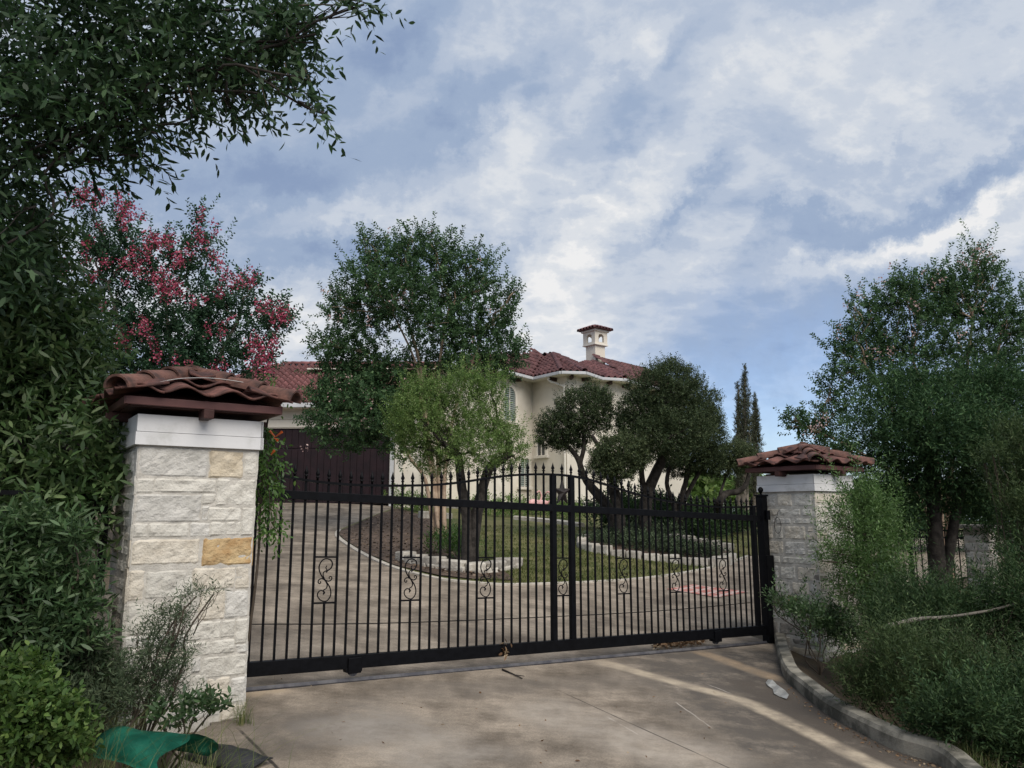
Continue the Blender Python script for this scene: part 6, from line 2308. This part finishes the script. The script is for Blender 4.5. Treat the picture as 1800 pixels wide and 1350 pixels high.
# weeds: thin blades at lower left, tuft by the pillar, tuft at lower right
def blades(name, label, cat, spots, n, h, w, seed, m=L_grass, lean=.6):
    rng = R(seed)
    V, Fc = [], []
    for i in range(n):
        x, y, r = spots[rng.integers(len(spots))]
        px, py = x + rng.normal(0, r), y + rng.normal(0, r * .35)
        g = ground_at(px, py, 2.5, 30)
        z = gz(g[0], g[1]) - .01
        hh = h * rng.uniform(.45, 1.25)
        a = rng.uniform(0, 2 * PI)
        d = np.array([math.cos(a), math.sin(a)]) * lean * rng.uniform(.2, 1.1)
        sd = np.array([-math.sin(a + .6), math.cos(a + .6)]) * w * .5
        o_ = len(V)
        k = 5
        for j in range(k):
            t = j / (k - 1)
            c = np.array([g[0], g[1]]) + d * hh * t * t
            zz_ = z + hh * (t - .38 * lean * t * t)
            ww = 1 - t * .92
            V += [(c[0] + sd[0] * ww, c[1] + sd[1] * ww, zz_), (c[0] - sd[0] * ww, c[1] - sd[1] * ww, zz_)]
            if j:
                Fc.append((o_ + 2 * j - 2, o_ + 2 * j - 1, o_ + 2 * j + 1, o_ + 2 * j))
    o = put(name, fast_mesh(name, np.array(V), np.array(Fc)), m, None, 'stuff' if cat == 'grass' else None)
    return tag(o, label, cat)


blades('long_grass', 'long thin grass stalks crossing in front of the green tub', 'grass', [(150, 1410, 40), (230, 1420, 60), (300, 1430, 60), (360, 1400, 40), (160, 1330, 30), (200, 1290, 30), (130, 1270, 30)], 620, .58, .0048, 81, lean=.95)
blades('grass_tuft', 'dry grass tuft at the right foot of the nearer pillar', 'plant', [(428, 1272, 7)], 70, .22, .005, 82, lean=.5)
blades('kerb_grass', 'yellow green grass at the lower end of the kerb, bottom right', 'grass', [(1690, 1335, 22), (1730, 1345, 25), (1660, 1325, 10), (1770, 1345, 30)], 420, .22, .007, 83, lean=.6)

# rough grass over the lawn and fallen leaves on it
rng = R(91)
def lawn_blades(n):
    px, py = rng.uniform(840, 1316, n * 3), rng.uniform(925, 1026, n * 3)
    g = np.array([ground_at(a, b_, 10, 30) for a, b_ in zip(px, py)])
    k = in_poly(g[:, 0], g[:, 1], INNER + [(8.2, 21.5), (6, 28), (-3.2, 28)]) & ~in_poly(g[:, 0], g[:, 1], bp_) & ~in_poly(g[:, 0], g[:, 1], bed2_poly)
    g = g[k][:n]
    P = np.stack([g[:, 0], g[:, 1], base_h(g[:, 0], g[:, 1]) + .008], 1)
    D = rng.normal(0, .5, (len(P), 3)) + np.array([0, 0, 1.0])
    D[:, 2] = np.abs(D[:, 2])
    rep_ = 14
    Q = np.repeat(P, rep_, 0) + np.concatenate([rng.normal(0, .09, (len(P) * rep_, 2)), np.zeros((len(P) * rep_, 1))], 1)
    DD = np.repeat(D, rep_, 0) + rng.normal(0, .5, (len(P) * rep_, 3)) * [1, 1, .3]
    return Q, DD
TONE[0] = np.zeros(0)
Q, DD = lawn_blades(1500)
o = put('lawn_turf', leaf_cloud('lawn_turf', Q, DD, rng, .055, .012), leaf_mat('turf_blade', (.055, .075, .022), (.10, .12, .04), (.19, .18, .075), .2, .6, .15), None, 'stuff')
tag(o, 'short uneven green and straw coloured turf inside the drive loop', 'grass')

# dark shrubs beyond the right fence, scrub running on past the right edge, woods round the horizon
cover('fence_shrubbery', 'dark shrubs crowding behind the right iron fence and stone post', [(1545, 965, .9, 1.3), (1600, 968, .9, 1.4), (1650, 970, .9, 1.4), (1700, 970, .9, 1.5), (1760, 972, 1.0, 1.6), (1820, 975, 1.0, 1.7), (1900, 980, 1.2, 1.7), (1990, 985, 1.2, 1.6)], L_juniper, 2600, 10, .3, .09, .028, 95)
rng = R(96)
b = np.array([5.6, 4.6, gz(5.6, 4.6)])
cl = []
for k in range(26):
    x, y = rng.uniform(4.6, 10.5), rng.uniform(3.2, 10.5)
    if kerb_dist(np.array([x]), np.array([y]))[0] > .8 and x / y > .72:
        h = rng.uniform(.35, .8)
        cl.append((np.array([x, y, gz(x, y) + h * .5]), np.array([rng.uniform(.4, .7), rng.uniform(.4, .7), h])))
plant('scrub', 'mixed scrub running along the verge beyond the right edge', 'shrub', b, cl, rng, L_brush2, 4200, 9, .2, .06, .012, 'diamond', M_twig, None, r_stem=.008, fan=2, out=.5, up=.7, rnd=.6, shell=.5, spread=.7, shoots=300, crown_name='foliage', trunk_name='stem')
far_wood('horizon_woods', 'low wooded skyline far behind the house', [(x, 872 + 8 * math.sin(x * .013), 120, 90, 26) for x in range(-2600, 1150, 110)] + [(x, 874, 120, 90, 24) for x in range(1500, 4400, 110)], L_brush, 97, 5200, 1.1)
# dry leaves caught on the bottom rail of the gate
rng = R(98)
c0 = at(886, 1143, 7.5)
n = 26
c0 = np.array(gf(on_gate(886, 1143, NG - .04)[0], NG - .045, on_gate(886, 1143, NG - .045)[1]))
o = put('leaf_bunch', leaf_cloud('leaf_bunch', c0 + rng.normal(0, 1, (n, 3)) * [.025, .012, .045], rng.normal(0, 1, (n, 3)) + [0, 0, -.8], rng, .06, .022, 'leaf'), MATS['dry_leaf'])
tag(o, 'bunch of dry brown leaves caught on the bottom rail of the gate', 'leaf litter')
